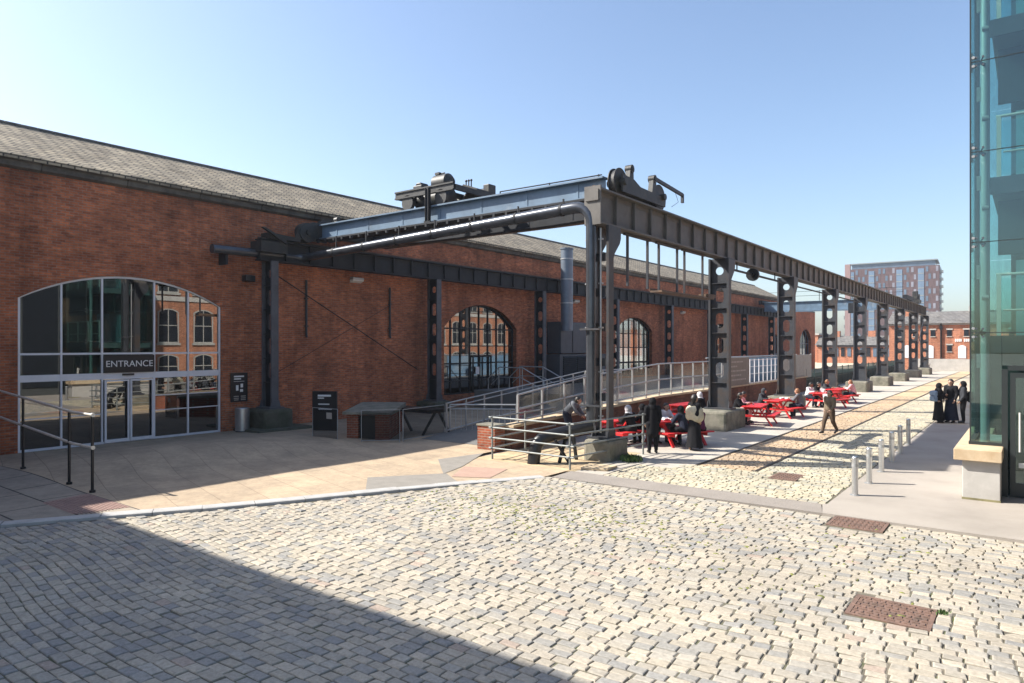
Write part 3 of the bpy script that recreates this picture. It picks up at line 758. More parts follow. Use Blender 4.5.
for y0, y1, hy in ((9.36, 10.10, 10.04), (10.13, 10.87, 10.19)):
    d = MB(); x0, x1 = EX+.06, EX+.11
    d.box(x0, x1, y0, y0+.055, .03, 2.02).box(x0, x1, y1-.055, y1, .03, 2.02).box(x0, x1, y0+.055, y1-.055, .03, .13).box(x0, x1, y0+.055, y1-.055, 1.97, 2.02)
    dd = part(d, 'sliding_door', WHITEFRAME, ent)
for z, ys in ((.95, (7.1, 8.14)), (.95, (8.2, 9.28)), (.95, (10.95, 12.04)), (.95, (12.1, 13.18)), (1.45, (10.95, 12.04)), (1.45, (12.1, 13.18))):
    part(MB().box(EX+.003, EX+.02, ys[0], ys[1], z-.015, z+.015), 'transom', WHITEFRAME, ent)
sg = thing('entrance_sign', 'black fascia sign reading ENTRANCE in white above the doors', 'sign', (EX+.06, 10.12, 2.53))
MB().box(0, .03, -.78, .78, -.28, .28).build('sign_board', PANELBLACK, sg)
text('lettering', 'ENTRANCE', .285, (.034, 0, -.01), ROTX, LETTER, sg)
vb = lambda c, h, n: [c-h+2*h*(i+1)/(n+1) for i in range(n)]
w2 = window(1, WX-.28, vb(28, 3, 7), [(1.3, .05), (2.2, .07), (3.1, .05), (4.0, .07)], STEEL_DARK, .06, 'arched_window')
d = MB(); xg = WX-.22
d.box(xg, xg+.06, 27.4, 27.48, .66, 2.6).box(xg, xg+.06, 28.9, 28.98, .66, 2.6).box(xg, xg+.06, 27.48, 28.9, 2.5, 2.6).box(xg, xg+.06, 27.48, 28.9, .66, .8).box(xg, xg+.06, 28.16, 28.24, .8, 2.5)
part(d, 'glazed_door', STEEL_DARK, w2)
part(MB().box(xg+.062, xg+.068, 27.62, 27.92, 1.6, 2.0), 'door_notice', LETTER, w2)
for i in (2, 3): window(i, WX-.28, vb(OPEN[i][0], 2.9, 6), [(1.9, .12), (3.0, .06), (4.0, .06)], STEEL_DARK, .07, 'arched_window', gm=CLEARGLASS if i == 2 else SHEDGLASS)
window(4, WX-.2, vb(80, 1.55, 3), [(2.2, .08)], STEEL_BLUE, .1, 'blue_doorway')
window(5, WX-.4, vb(93.2, 2.75, 3), [(2.0, .08), (3.4, .08)], STEEL_BLUE, .1, 'end_arch_window')
# what is fixed to the wall, each a thing
t = thing('wall_notice', 'black notice board with white print on the brick wall above the bin', 'notice', (WX+.02, 13.93, 1.58))
MB().box(0, .05, -.335, .335, -.53, .53).build('board', PANELBLACK, t, bevel=.01)
for k, (y, z, w_, h_) in enumerate(((-.02, .40, .4, .055), (-.08, .31, .28, .045), (-.02, .22, .42, .012), (-.09, -.02, .1, .2), (.09, .06, .1, .14), (.08, -.12, .12, .1), (-.13, -.33, .2, .035), (.15, -.33, .2, .035), (-.13, -.40, .2, .03), (.15, -.40, .2, .03), (-.13, -.46, .18, .03), (.15, -.46, .2, .03))):
    MB().box(.052, .054, y-w_/2, y+w_/2, z-h_/2, z+h_/2).build('printed_line', LETTER if k < 6 else FAINT, t)
t = thing('litter_bin', 'brushed steel cylindrical litter bin against the brick wall', 'bin', (-22.75, 13.75, .0))
MB().cyl((0, 0, .04), .25, .80, 28).build('bin_body', BRUSHED, t)
MB().cyl((0, 0, .0), .23, .04, 28).build('base', BLACKP, t)
MB().tube([(0, 0, .845), (0, 0, .87)], [.255, .235], 28).build('rim', BRUSHED, t)
t = thing('floodlight', 'small dark floodlight on the wall below the black pipe', 'light', (WX, 14.25, 5.6))
MB().box(.0, .3, -.2, .2, -.12, .12).build('housing', BLACKP, t, bevel=.03); MB().box(.302, .31, -.16, .16, -.09, .09).build('lens', DARKGLASS, t)
def bulkhead(y, z, lab):
    t = thing('bulkhead_light', lab, 'light', (WX, y, z))
    MB().box(0, .22, -.3, .3, .0, .1).build('housing', GALV, t, bevel=.02); MB().prism([(0, -.12), (.2, -.05), (.22, 0), (0, 0)], 'y', -.29, .29).build('diffuser', LETTER, t)
bulkhead(19.4, 5.95, 'pale box light under the wall girder by the entrance end')
bulkhead(37.2, 5.95, 'pale box light under the wall girder above the vent box')
bulkhead(54.0, 5.9, 'pale box light under the wall girder right of the second arched window')
for y, lab in ((16.85, 'thin black downpipe on the wall just right of the first wall column'), (21.35, 'thin black downpipe on the wall midway between two wall columns')):
    t = thing('downpipe', lab, 'pipe', (WX+.06, y, 0))
    MB().tube([(0, 0, 5.75), (0, 0, 3.55), (.04, 0, 3.45)], .045, 8).build('pipe', BLACKP, t)
    for z in (3.9, 5.0): MB().box(-.06, .06, -.07, .07, z-.02, z+.02).build('clip', BLACKP, t)
for a, b, lab in (((15.3, 5.9), (23.0, 2.0), 'thin tie rod on brick falling from the first wall column to the next'), ((15.3, 2.0), (21.2, 4.9), 'fainter tie rod on brick rising from the first wall column')):
    tag(MB().tube([(WX+.14, a[0], a[1]), (WX+.14, b[0], b[1])], .020 if a[1] > b[1] else .011, 6).build('tie_rod', STEEL_DARK), lab, 'rod')
# flue and ventilation
t = thing('flue', 'blue-grey round metal flue rising above the wall girder', 'flue', (-21.9, 34.1, 0))
MB().cyl((0, 0, 4.0), .36, 4.8, 24).build('flue_pipe', DUCT, t)
for z in (5.6, 7.0, 8.2): MB().tube([(0, 0, z), (0, 0, z+.07)], .385, 24).build('band', GALV, t)
MB().tube([(0, 0, 8.8), (0, 0, 8.88)], [.40, .40], 24).build('collar', DUCT, t)
t = thing('vent_housing', 'dark grey metal vent housing with louvres below the flue', 'vent', (-22.35, 36.0, 0))
MB().box(-.9, .1, -2.0, 2.3, 2.65, 4.55).build('upper_cabinet', LOUVRE, t, bevel=.03)
MB().box(-.9, .35, -2.5, 2.9, .7, 2.6).build('plinth_cabinet', LOUVRE, t)
for y in (-1.45, .05, 1.5):
    l = MB()
    for k in range(13): l.prism([(.36, .85+k*.13), (.44, .82+k*.13), (.44, .84+k*.13), (.36, .95+k*.13)], 'y', y-.7, y+.7)
    l.build('louvre_panel', STEEL_DARK, t)
for y in (-.7, 1.0): MB().box(.102, .125, y-.02, y+.02, 2.7, 4.5).build('seam', STEEL_DARK, t)

# ------------------------------------------------------------------ overhead crane
def web_ring(mb, x0, x1, z0, z1, hw, hh, y0, y1, n=24):
    """plate x0..x1 by z0..z1 with an oval hole, from y0 to y1"""
    cx, cz = (x0+x1)/2, (z0+z1)/2
    inn = []; out = []
    for k in range(n):
        a = 2*PI*(k+.5)/n; c, s = math.cos(a), math.sin(a)
        # stadium
        if hh >= hw: inn.append((cx+hw*c, cz+hw*s+(hh-hw)*(1 if s > 0 else -1)))
        else: inn.append((cx+hw*c, cz+hh*s))
        t = 1/max(abs(c)/((x1-x0)/2), abs(s)/((z1-z0)/2)); out.append((cx+c*t, cz+s*t))
    vs = [(x, y0, z) for x, z in inn]+[(x, y0, z) for x, z in out]+[(x, y1, z) for x, z in inn]+[(x, y1, z) for x, z in out]
    fs = []
    for k in range(n):
        j = (k+1) % n
        fs += [(k, j, n+j, n+k), (2*n+k, 3*n+k, 3*n+j, 2*n+j), (k, 2*n+k, 2*n+j, j)]
    # corners
    for sx, sz in ((1, 1), (-1, 1), (-1, -1), (1, -1)):
        px, pz = (x1 if sx > 0 else x0), (z1 if sz > 0 else z0)
        best = [k for k in range(n) if abs(out[k][0]-px) < 1e-6 or abs(out[k][1]-pz) < 1e-6]
        a = min((k for k in best if abs(out[k][0]-px) < 1e-6), key=lambda k: abs(out[k][1]-pz)); b = min((k for k in best if abs(out[k][1]-pz) < 1e-6), key=lambda k: abs(out[k][0]-px))
        o = len(vs); vs += [(px, y0, pz), (px, y1, pz)]; fs += [(n+a, n+b, o), (3*n+a, o+1, 3*n+b)]
    mb.add(vs, fs)
def column(parent, x, y, z0, z1, w=.72, d=.28, m=STEEL, ladder=False, webm=None, bays=None, gus=.42):
    f = MB()
    for s in (-1, 1):
        xx = x+s*w/2
        f.box(xx-.02, xx+.02, y-d/2, y+d/2, z0+.06, z1)
        for sy in (-1, 1): f.box(xx-.055 if s > 0 else xx+.021, xx-.021 if s > 0 else xx+.055, y+sy*(d/2-.012)-.012, y+sy*(d/2-.012)+.012, z0+.06, z1)
        # curved bracket opening out under the beam
        if gus:
            pts = [(y+d/2-.003, z1-1.0), (y+d/2-.003, z1)]+[(y+d/2+gus, z1), (y+d/2+gus, z1-.3)]+[(y+d/2+gus*(1-ss(0, 1, t)), z1-.3-.6*t) for t in (.25, .5, .75, .95)]
            f.prism(pts, 'x', xx-.019, xx+.019)
    c = part(f, 'column', m, parent)
    n = bays or max(3, round((z1-z0)/1.12)); bh = (z1-z0-.06)/n
    wb = MB(); ties = MB()
    for k in range(n):
        a = z0+.06+k*bh; b = a+bh
        xa, xb = x-w/2+.021, x+w/2-.021
        if ladder:
            part(MB().box(xa, xb, y-.012, y+.012, a, a+.22), 'batten', m, c)
        elif k == 0:
            wb.box(xa, xb, y-.012, y+.012, a, b-.001)
        else:
            hw = min(.15, (xb-xa)*.28); hh = hw if k >= n-1 else min(.29, bh*.33)
            web_ring(wb, xa, xb, a, b-.001, hw, hh, y-.012, y+.012)
        if k and not ladder:
            wb.box(x-w/2+.06, x+w/2-.06, y-d/2+.03, y-.0125, a-.012, a+.012)
    if not ladder: part(wb, 'web_plate', webm or m, c)
    ft = MB().box(x-w/2-.14, x+w/2+.14, y-d/2-.16, y+d/2+.16, z0, z0+.06)
    for s in (-1, 1): ft.prism([(y-d/2-.07, z0+.06), (y+d/2+.07, z0+.06), (y+d/2+.01, z0+.3), (y-d/2-.01, z0+.3)], 'x', x+s*(w/2+.036)-.014, x+s*(w/2+.036)+.014)
    part(ft, 'foot', m, c)
    return c
def plinth(parent, x, y, w, d, h, m=PLINTH, bev=.1):
    return part(MB().box(x-w/2, x+w/2, y-d/2, y+d/2, -.2, h), 'plinth', m, parent, bevel=bev)
def plate_girder(x, y0, y1, z0, z1, fw, pitch, side=True):
    f = MB()
    f.box(x-.02, x+.02, y0, y1, z0+.05, z1-.05)
    f.box(x-fw/2, x+fw/2, y0, y1, z1-.05, z1).box(x-fw/2, x+fw/2, y0, y1, z0, z0+.05)
    y = y0+.03; 
    while y < y1:
        for s in (-1, 1):
            a, b = (x+.021, x+.11) if s > 0 else (x-.11, x-.021)
            f.box(a, b, y-.025, y+.025, z0+.051, z1-.051)
        y += pitch
    # rivet-line angles along both flanges
    for s in (-1, 1):
        a, b = (x+.021, x+.034) if s > 0 else (x-.034, x-.021)
        f.box(a, b, y0+.06, y1-.06, z1-.17, z1-.052).box(a, b, y0+.06, y1-.06, z0+.052, z0+.17)
    return f
GX, GY0, SP = -9.4, 16.5, 8.8
run = thing('crane_runway', 'long grey steel crane runway girder on nine pierced columns beside the tables', 'crane runway', (GX, GY0, 0))
for n in range(9):
    y = GY0+SP*n
    if n: plinth(run, GX-.05, y+.05, 1.35, 2.15, .72)
    else: plinth(run, GX+.05, y+.05, .85, 1.05, .56)
    column(run, GX, y, .72 if n else .56, 6.4, w=.44 if n == 0 else .74, ladder=(n == 0), bays=6)
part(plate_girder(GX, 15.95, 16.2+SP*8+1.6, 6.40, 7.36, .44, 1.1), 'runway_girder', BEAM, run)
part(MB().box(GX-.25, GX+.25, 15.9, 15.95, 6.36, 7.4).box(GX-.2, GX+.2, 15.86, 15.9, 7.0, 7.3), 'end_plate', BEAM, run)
part(MB().box(GX-.035, GX+.035, 15.96, 88.3, 7.361, 7.43), 'crane_rail', RUST, run)
part(MB().tube([(GX, 86.9, 6.3), (GX, 78.1+.5, 1.6)], .03, 6).tube([(GX, 78.5, 6.3), (GX, 86.5, 1.6)], .03, 6), 'cross_brace', STEEL, run)

wr = thing('wall_crane_runway', 'dark plate girder on pierced columns running along the brick shed wall', 'crane runway', (-22.6, 14.8, 0))
for n in range(8):
    y = 14.8+SP*n
    part(MB().box(-23.28, -22.0, y-.6, y+.6, -.1, .5 if n else .78), 'plinth', MOSSY, wr, bevel=.12)
    if n == 0: part(MB().box(-23.28, -21.6, y-1.1, y+1.2, -.1, .10), 'stone_base', MOSSY, wr, bevel=.04)
    column(wr, -22.62, y, .78 if n == 0 else .5, 6.25, w=.60, d=.30, m=WALLCOL, bays=6, gus=0, webm=STEEL_DARK)
part(plate_girder(-22.62, 14.3, 79.5, 6.25, 7.05, .40, 1.1), 'runway_girder', STEEL_DARK, wr)
part(MB().box(-22.95, -22.25, 14.2, 15.3, 6.55, 6.95).prism([(14.2, 7.42), (14.32, 7.42), (15.2, 7.05), (15.2, 6.9)], 'x', -22.3, -22.15).prism([(14.6, 7.3), (15.9, 7.2), (15.9, 7.08), (14.6, 7.08)], 'x', -22.9, -22.3), 'column_head', MACHINE, wr)
part(MB().box(-22.655, -22.585, 14.3, 79.5, 7.051, 7.12), 'crane_rail', RUST, wr)

# travelling bridge: two girders between wheeled end carriages
br = thing('crane_bridge', 'blue-grey travelling crane bridge spanning from the brick wall to the near column', 'crane bridge', (-16, 18, 0))
def cross_girder(y, x0, x1, z0, z1, m, belly=0.0):
    f = MB(); n = 14; top = []; bot = []
    for i in range(n+1):
        x = x0+(x1-x0)*i/n; u = 2*i/n-1
        bot.append((x, z0-belly*(1-u**4)))
    poly = [(x0, z1), *bot, (x1, z1)]
    f.prism(poly, 'y', y-.02, y+.02)
    f.box(x0, x1, y-.17, y+.17, z1+.001, z1+.05)
    for a, b in zip(bot, bot[1:]): f.bar((a[0], y, a[1]-.025), (b[0], y, b[1]-.025), .34, .05)
    for i in range(1, n, 2):
        x = x0+(x1-x0)*i/n; zb = z0-belly*(1-(2*i/n-1)**4)
        f.box(x-.03, x+.03, y-.034, y+.034, zb+.002, z1)
    return f
part(cross_girder(17.0, -22.4, -9.62, 7.36, 7.84, STEEL_BLUE), 'front_girder', STEEL_BLUE, br)
part(cross_girder(19.6, -22.4, -9.62, 7.5, 7.84, STEEL_BLUE, .22), 'rear_girder', STEEL_DARK, br)
wk = MB().box(-22.3, -9.7, 16.62, 17.3, 7.22, 7.28)
for i in range(26): wk.box(-22.2+i*.49, -22.12+i*.49, 16.56, 16.64, 7.12, 7.22)
part(wk, 'walkway', STEEL_DARK, br)
part(MB().box(-22.2, -11.5, 19.66, 20.2, 7.28, 7.33), 'rear_walkway', RUST, br)
part(MB().tube([(-13.5, 17.1, 8.02), (-9.8, 17.1, 8.0)], .02, 6), 'hand_line', STEEL_DARK, br)
for x in (-13.5, -11.6, -9.9): part(MB().tube([(x, 17.1, 7.89), (x, 17.1, 8.03)], .02, 6), 'hand_line_post', STEEL_DARK, br)
for x, m in ((GX, MACHINE), (-22.62, MACHINE)):
    ca = MB()
    for s in (-1, 1):
        xa = x+s*.2
        ca.prism([(17.2, 7.46), (20.0, 7.46), (20.05, 7.75), (19.3, 7.76), (18.3, 7.78), (17.9, 7.92), (17.2, 7.96)], 'x', xa-.025, xa+.025)
    if x < -20: ca.prism([(15.75, 7.2), (17.2, 7.2), (17.2, 7.85), (16.6, 7.95), (15.9, 7.7)], 'x', x+.16, x+.22)
    ca.box(x-.17, x+.17, 17.6, 19.3, 7.56, 7.74)
    c = part(ca, 'end_carriage', m, br)
    if x < -20: part(MB().tube([(x-.1, 16.3, 7.5), (x+.28, 16.3, 7.5)], .38, 24).tube([(x+.28, 16.3, 7.5), (x+.36, 16.3, 7.5)], .12, 12), 'wheel', MACHINE, c)
    for y, dy in ((17.3, .3), (19.85, -.75)):
        wl = MB().tube([(x-.1, y, 7.75), (x-.075, y, 7.75)], .41, 24).tube([(x-.075, y, 7.75), (x+.075, y, 7.75)], .36, 24).tube([(x+.075, y, 7.75), (x+.1, y, 7.75)], .41, 24)
        part(wl, 'wheel', MACHINE, c)
        part(MB().tube([(x-.3, y, 7.75), (x+.3, y, 7.75)], .1, 12), 'axle_box', MACHINE, c)
        part(MB().prism([(y+dy, 7.7), (y+dy+.32, 7.7), (y+dy+.3, 8.14), (y+dy+.1, 8.18)], 'x', x+.05, x+.2), 'bearing_post', m, c)
        part(MB().tube([(x+.02, y+dy+.2, 8.22), (x+.22, y+dy+.2, 8.22)], .12, 18).tube([(x+.22, y+dy+.2, 8.22), (x+.24, y+dy+.2, 8.22)], .06, 12), 'pulley', m, c)
part(MB().bar((GX+.14, 19.4, 8.26), (GX+.14, 21.5, 8.12), .08, .1).box(GX+.1, GX+.18, 21.46, 21.56, 7.86, 8.15), 'bumper_arm', STEEL, br)
part(MB().tube([(GX+.14, 20.9, 8.15), (GX+.2, 21.05, 7.8), (GX+.12, 20.7, 7.6)], .008, 5), 'hanging_wire', STEEL_DARK, br)

# crab on the bridge
cr = thing('crane_trolley', 'dark iron crane trolley with winding gear standing on the bridge', 'crane trolley', (-16.75, 18.25, 7.9))
def loc(mb, n, m, b=0): return mb.build(n, m, cr, bevel=b)
for y in (-1.3, 1.3):
    loc(MB().box(-1.4, 1.4, y-.06, y+.06, .42, .47).box(-1.4, 1.4, y-.06, y+.06, .64, .69).box(-1.4, 1.4, y-.02, y+.02, .47, .64), 'side_beam', MACHINE)
for x in (-1.38, -.5, .5, 1.38): loc(MB().box(x-.05, x+.05, -1.24, 1.24, .44, .62), 'cross_beam', MACHINE)
for x in (-.8, .8):
    for y in (-1.25, 1.35):
        loc(MB().tube([(x, y-.07, .25), (x, y+.07, .25)], .27, 18), 'wheel', MACHINE)
for y in (-.75, .3): loc(MB().tube([(-.7, y, .38), (.7, y, .38)], .27, 20).tube([(-.74, y, .38), (-.7, y, .38)], .33, 20).tube([(.7, y, .38), (.74, y, .38)], .33, 20), 'winding_drum', MACHINE)
loc(MB().tube([(-.1, -.55, .95), (.5, -.55, .95)], .30, 20).tube([(-.2, -.55, .95), (-.1, -.55, .95)], [.18, .30], 20).tube([(.5, -.55, .95), (.65, -.55, .95)], [.30, .15], 20), 'motor', MACHINE)
loc(MB().tube([(-.34, -.2, .7), (-.28, -.2, .7)], .38, 24).tube([(-.42, -.2, .7), (-.2, -.2, .7)], .07, 10), 'gear_wheel', MACHINE)
loc(MB().tube([(-.8, .4, .75), (-.75, .4, .75)], .33, 24).tube([(-.9, .4, .75), (-.65, .4, .75)], .06, 10), 'gear_wheel', MACHINE)
loc(MB().box(-.95, -.5, -.9, -.4, .69, .95).prism([(-.9, .95), (-.55, .95), (-.62, 1.05), (-.83, 1.05)], 'y', -.85, -.45), 'gearbox', MACHINE, .04)
loc(MB().box(1.0, 1.28, .7, 1.1, .62, 1.02), 'control_box', MACHINE, .03)
for x in (.72, .84, .96): loc(MB().tube([(x, .1, .66), (x, .1, 1.05)], .022, 8).ball((x, .1, 1.07), .045, 8, 6), 'brake_lever', MACHINE)
loc(MB().box(-.05, .15, -.7, -.5, 1.24, 1.32).tube([(.15, -.6, 1.28), (.34, -.6, 1.28)], .025, 6), 'motor_cap', MACHINE)
loc(MB().prism([(.6, .70), (1.38, .55), (1.38, .69), (.75, .92)], 'y', -.1, .6), 'sloping_guard', MACHINE)
loc(MB().tube([(.3, 1.0, .8), (.9, 1.0, .8)], .16, 14), 'counter_shaft', MACHINE)
loc(MB().bar((-1.4, 1.3, .66), (1.9, 1.6, .2), .08, .08), 'stay', MACHINE)
tag(MB().box(-16.45, -16.27, 16.72, 16.80, 7.3, 8.5).box(-16.50, -16.22, 16.70, 16.72, 7.3, 7.36).box(-16.44, -16.42, 16.68, 16.72, 7.36, 8.48).box(-16.30, -16.28, 16.68, 16.72, 7.36, 8.48).build('crane_post', STEEL_DARK), 'short upright steel post fixed to the front of the crane bridge', 'post')

# lagged pipe: from the wall along the bridge and down the near column into the ground
def bend(p, q, r_, s, n=6):
    """points of a quarter bend at corner q between p and s"""
    p, q, s = map(Vector, (p, q, s)); a = q+(p-q).normalized()*r_; b = q+(s-q).normalized()*r_
    return [a*(1-t)**2+q*2*t*(1-t)+b*t*t for t in [i/n for i in range(n+1)]]
pp = thing('service_pipe', 'long shiny dark pipe from the brick wall along the bridge and down the near column', 'pipe', (-16, 16.4, 0))
P0, P1, P2, P3 = (-22.75, 12.6, 6.5), (-22.75, 16.35, 6.55), (-9.5, 16.0, 6.92), (-9.5, 16.0, .95)
part(MB().tube([P0]+bend(P0, P1, .5, P2)+bend(P1, P2, .55, P3)+[P3], [.16]*10+[.15]*3+[.14]*2+[.13], 18), 'pipe_run', PIPE, pp)
for t in (.1, .24, .38, .52, .66, .8, .93):
    x = -22.0+t*12.2; q = Vector(P1).lerp(Vector(P2), (x+22.75)/13.03)
    part(MB().tube([q-V(.04, 0, 0), q+V(.04, 0, 0)], .175, 18).box(q.x-.02, q.x+.02, q.y+.05, q.y+.09, q.z+.1, 7.22), 'pipe_clamp', STEEL_DARK, pp)
for z in (1.5, 3.55): part(MB().box(-9.74, -9.12, 15.80, 15.86, z-.025, z+.025).tube([(-9.5, 16, z-.04), (-9.5, 16, z+.04)], .155, 18), 'pipe_clamp', STEEL, pp)
part(MB().box(-23.2, -22.75, 13.1, 13.2, 6.0, 6.5), 'wall_bracket', STEEL_DARK, pp)
lp = thing('ground_pipe', 'black pipe sloping from the column foot to an elbow entering the ground', 'pipe', (-10, 15, 0))
Q0, Q1, Q2 = (-9.5, 16.0, .95), (-10.45, 14.78, .62), (-10.5, 14.7, -.1)
part(MB().tube([Q0]+bend(Q0, Q1, .3, Q2)+[Q2], .17, 18), 'pipe_run', BLACKP, lp)
for a, b in (((-10.0, 15.2, 0), (-10.0, 15.55, .7)), ((-9.75, 15.3, 0), (-10.0, 15.0, .62)), ((-9.9, 15.9, 0), (-9.9, 15.7, .75))): part(MB().bar(a, b, .07, .07), 'strut', STEEL_DARK, lp)
for x, lab in ((-9.72, 'thin pale conduit up the left side of the near crane column'), (-9.30, 'thin pale conduit down the middle of the near crane column')):
    t = thing('conduit', lab, 'conduit', (x, 16.17, 0))
    MB().tube([(0, 0, .75), (0, 0, 6.3)], .028, 8).build('conduit_pipe', GALV, t)
    for z in (1.2, 2.4, 3.6, 4.8, 6.0): MB().box(-.06, .06, -.02, .06, z-.02, z+.02).build('clip', GALV, t)
# hanging platform under the first span
hp = thing('hanging_platform', 'narrow rusty platform hung on thin steel frames below the runway girder', 'platform', (GX, 21, 4.85))
for a, b in ((-3.1, -1.8), (-1.0, .4), (1.0, 2.6)):
    f = MB()
    for y in (a, b): f.box(-.03, .03, y-.035, y+.035, .0, 1.5)
    f.box(-.04, .04, a-.2, b+.2, 1.47, 1.53); f.build('hanger', STEEL, hp)
MB().box(-.2, .2, -1.2, 3.2, -.06, 0).box(-.22, -.2, -1.2, 3.2, -.02, .08).build('deck', RUST, hp)
MB().box(-.18, .18, 2.7, 3.4, 0.0, .12).build('toe_board', RUST, hp)
ds = thing('drive_shaft', 'steel drive shaft with a round pulley below the second girder span', 'shaft', (GX, 25.3, 6.08))
MB().tube([(.1, .45, 0), (.1, 8.4, 0)], .045, 10).build('shaft', STEEL_DARK, ds)
MB().tube([(.1, 3.45, 0), (.1, 3.6, 0)], .26, 22).tube([(.1, 3.3, 0), (.1, 3.75, 0)], .1, 14).build('pulley', STEEL_DARK, ds)
for y in (1.6, 6.6): MB().box(.08, .12, y-.02, y+.02, .0, .32).build('hanger', STEEL_DARK, ds)
for k, y0 in enumerate((34.1, 42.9)):
    tag(MB().tube([(GX+.1, y0+.5, 6.05), (GX+.1, y0+8.3, 6.05)], .04, 8).build('drive_shaft', STEEL_DARK), ('plain drive shaft under the third girder span', 'plain drive shaft under the fourth girder span')[k], 'shaft')
# second bridge far along the yard
b2 = thing('crane_bridge', 'second, distant pale blue crane bridge across the yard near the shed end', 'crane bridge', (-16, 74, 0))
part(cross_girder(73.2, -22.4, -9.62, 6.75, 7.6, STEEL_BLUE), 'front_girder', STEEL_BLUE, b2)
part(cross_girder(75.6, -22.4, -9.62, 6.75, 7.6, STEEL_BLUE), 'rear_girder', STEEL_BLUE, b2)
part(MB().box(-14.3, -13.5, 72.9, 73.17, 6.3, 7.3), 'control_cabin', STEEL_DARK, b2)
for x in (GX, -22.62): part(MB().box(x-.2, x+.2, 72.6, 76.3, 7.45, 7.85), 'end_carriage', STEEL_DARK, b2)
for x in (-20, -17, -14, -11): part(MB().tube([(x, 73.2, 7.65), (x, 73.2, 8.7)], .03, 6), 'hand_line_post', STEEL_DARK, b2)
part(MB().tube([(-22, 73.2, 8.65), (-9.6, 73.2, 8.65)], .02, 6).tube([(-22, 73.2, 8.2), (-9.6, 73.2, 8.2)], .02, 6), 'hand_line', STEEL_DARK, b2)
t = thing('crane_winch', 'small dark winch on top of the far end of the runway girder', 'winch', (GX, 80, 7.43))
MB().box(-.4, .4, -.8, .8, 0, .35).build('frame', MACHINE, t); MB().tube([(-.3, .2, .55), (.3, .2, .55)], .4, 16).build('drum', MACHINE, t); MB().box(-.25, .25, -.7, -.3, .35, 1.2).build('housing', MACHINE, t, bevel=.05)

# ------------------------------------------------------------------ ramp, railings, tables
def rz_(y): return .9*min(1, max(0, (y-16.2)/10.4))
def wz_(y): return .62+.3*min(1, max(0, (y-16.2)/10.4))
rp = thing('access_ramp', 'brick sided access ramp and landing rising behind the picnic tables', 'ramp', (-14.4, 16, 0))
def lofty(x0, x1, f0, f1, ys):
    """solid strip between two height functions"""
    mb = MB(); vs = []
    for y in ys: vs += [(x0, y, f0(y)), (x1, y, f0(y)), (x1, y, f1(y)), (x0, y, f1(y))]
    n = len(ys)
    fs = [(4*j+k, 4*j+(k+1) % 4, 4*j+4+(k+1) % 4, 4*j+4+k) for j in range(n-1) for k in range(4)]
    fs += [(0, 1, 2, 3), (4*n-1, 4*n-2, 4*n-3, 4*n-4)]
    mb.add(vs, fs); return mb
ysr = [16.3, 20, 24, 26.6, 36, 50]
part(lofty(-16.2, -12.75, lambda y: -.2, lambda y: rz_(y)+.004, ysr), 'deck', RAMPTOP, rp)
part(lofty(-12.75, -12.45, lambda y: -.2, lambda y: wz_(y)+.02, ysr), 'side_wall', BRICK_SHADE, rp)
part(lofty(-12.80, -12.36, lambda y: wz_(y)+.021, lambda y: wz_(y)+.10, ysr), 'coping', SANDSTONE, rp)
part(lofty(-22.6, -16.2, lambda y: -.2, lambda y: .86, [26.5, 34, 50]), 'landing', RAMPTOP, rp)
t = thing('brick_pier', 'low red brick pier at the foot of the ramp', 'pier', (-12.98, 15.95, 0))
MB().box(-.33, .33, -.2, .3, -.1, .70).build('pier_body', BRICK_SMALL, t); MB().box(-.36, .36, -.23, .33, .701, .76).build('cap', PLINTH, t, bevel=.015)
def railing(name, label, pts, ztop, post, rails, infill=None, cat='railing', every=1.2, m=GALV, r=.03, z0f=None, pw=.05, tops=None):
    """pts: plan polyline with z; straight posts, rails and a see-through infill"""
    t = thing(name, label, cat, pts[0])
    base = Vector(pts[0])
    P = [Vector(p)-base for p in pts]
    T = tops or [ztop]*len(P)
    for (a, b), (ta, tb) in zip(zip(P, P[1:]), zip(T, T[1:])):
        L = (b-a).length; n = max(1, round(L/every))
        for k in range(n+(1 if b is P[-1] else 0)):
            p = a.lerp(b, k/n)
            MB().box(p.x-pw/2, p.x+pw/2, p.y-pw/2, p.y+pw/2, p.z, p.z+ta+(tb-ta)*k/n).build('post', m, t)
    rl = MB()
    for h in rails:
        for (a, b), (ta, tb) in zip(zip(P, P[1:]), zip(T, T[1:])): rl.tube([a+V(0, 0, h*ta), b+V(0, 0, h*tb)], r, 8)
    rl.build('rail', m, t)
    if infill:
        for (a, b), (ta, tb) in zip(zip(P, P[1:]), zip(T, T[1:])):
            L = (b-a).length; n = max(1, round(L/every)); d = (b-a)/n
            for k in range(n):
                p = a+d*k+d*.05; q = a+d*(k+1)-d*.05; nn = d.cross(V(0, 0, 1)).normalized()*.006
                mb = MB(); z0 = .1; zp = ta+(tb-ta)*k/n-.1; zq = ta+(tb-ta)*(k+1)/n-.1
                mb.add([p-nn+V(0, 0, z0), q-nn+V(0, 0, z0), q-nn+V(0, 0, zq), p-nn+V(0, 0, zp), p+nn+V(0, 0, z0), q+nn+V(0, 0, z0), q+nn+V(0, 0, zq), p+nn+V(0, 0, zp)],
                       [(0, 1, 2, 3), (7, 6, 5, 4), (0, 4, 5, 1), (1, 5, 6, 2), (2, 6, 7, 3), (3, 7, 4, 0)])
                mb.build('panel', infill, t)
    return t
rzc = lambda y: wz_(y)+.10
railing('ramp_railing', 'pale galvanised ramp railing with wired panels along the tables side', [(-12.5, 16.7, rzc(16.7)), (-12.5, 20.6, rzc(20.6)), (-12.5, 26.6, rzc(26.6)), (-12.5, 33.9, 1.02)], 1.3, None, (.99, .50, .10), MESHPANEL, r=.03, pw=.06, tops=[.88, 1.18, 1.34, 1.34])
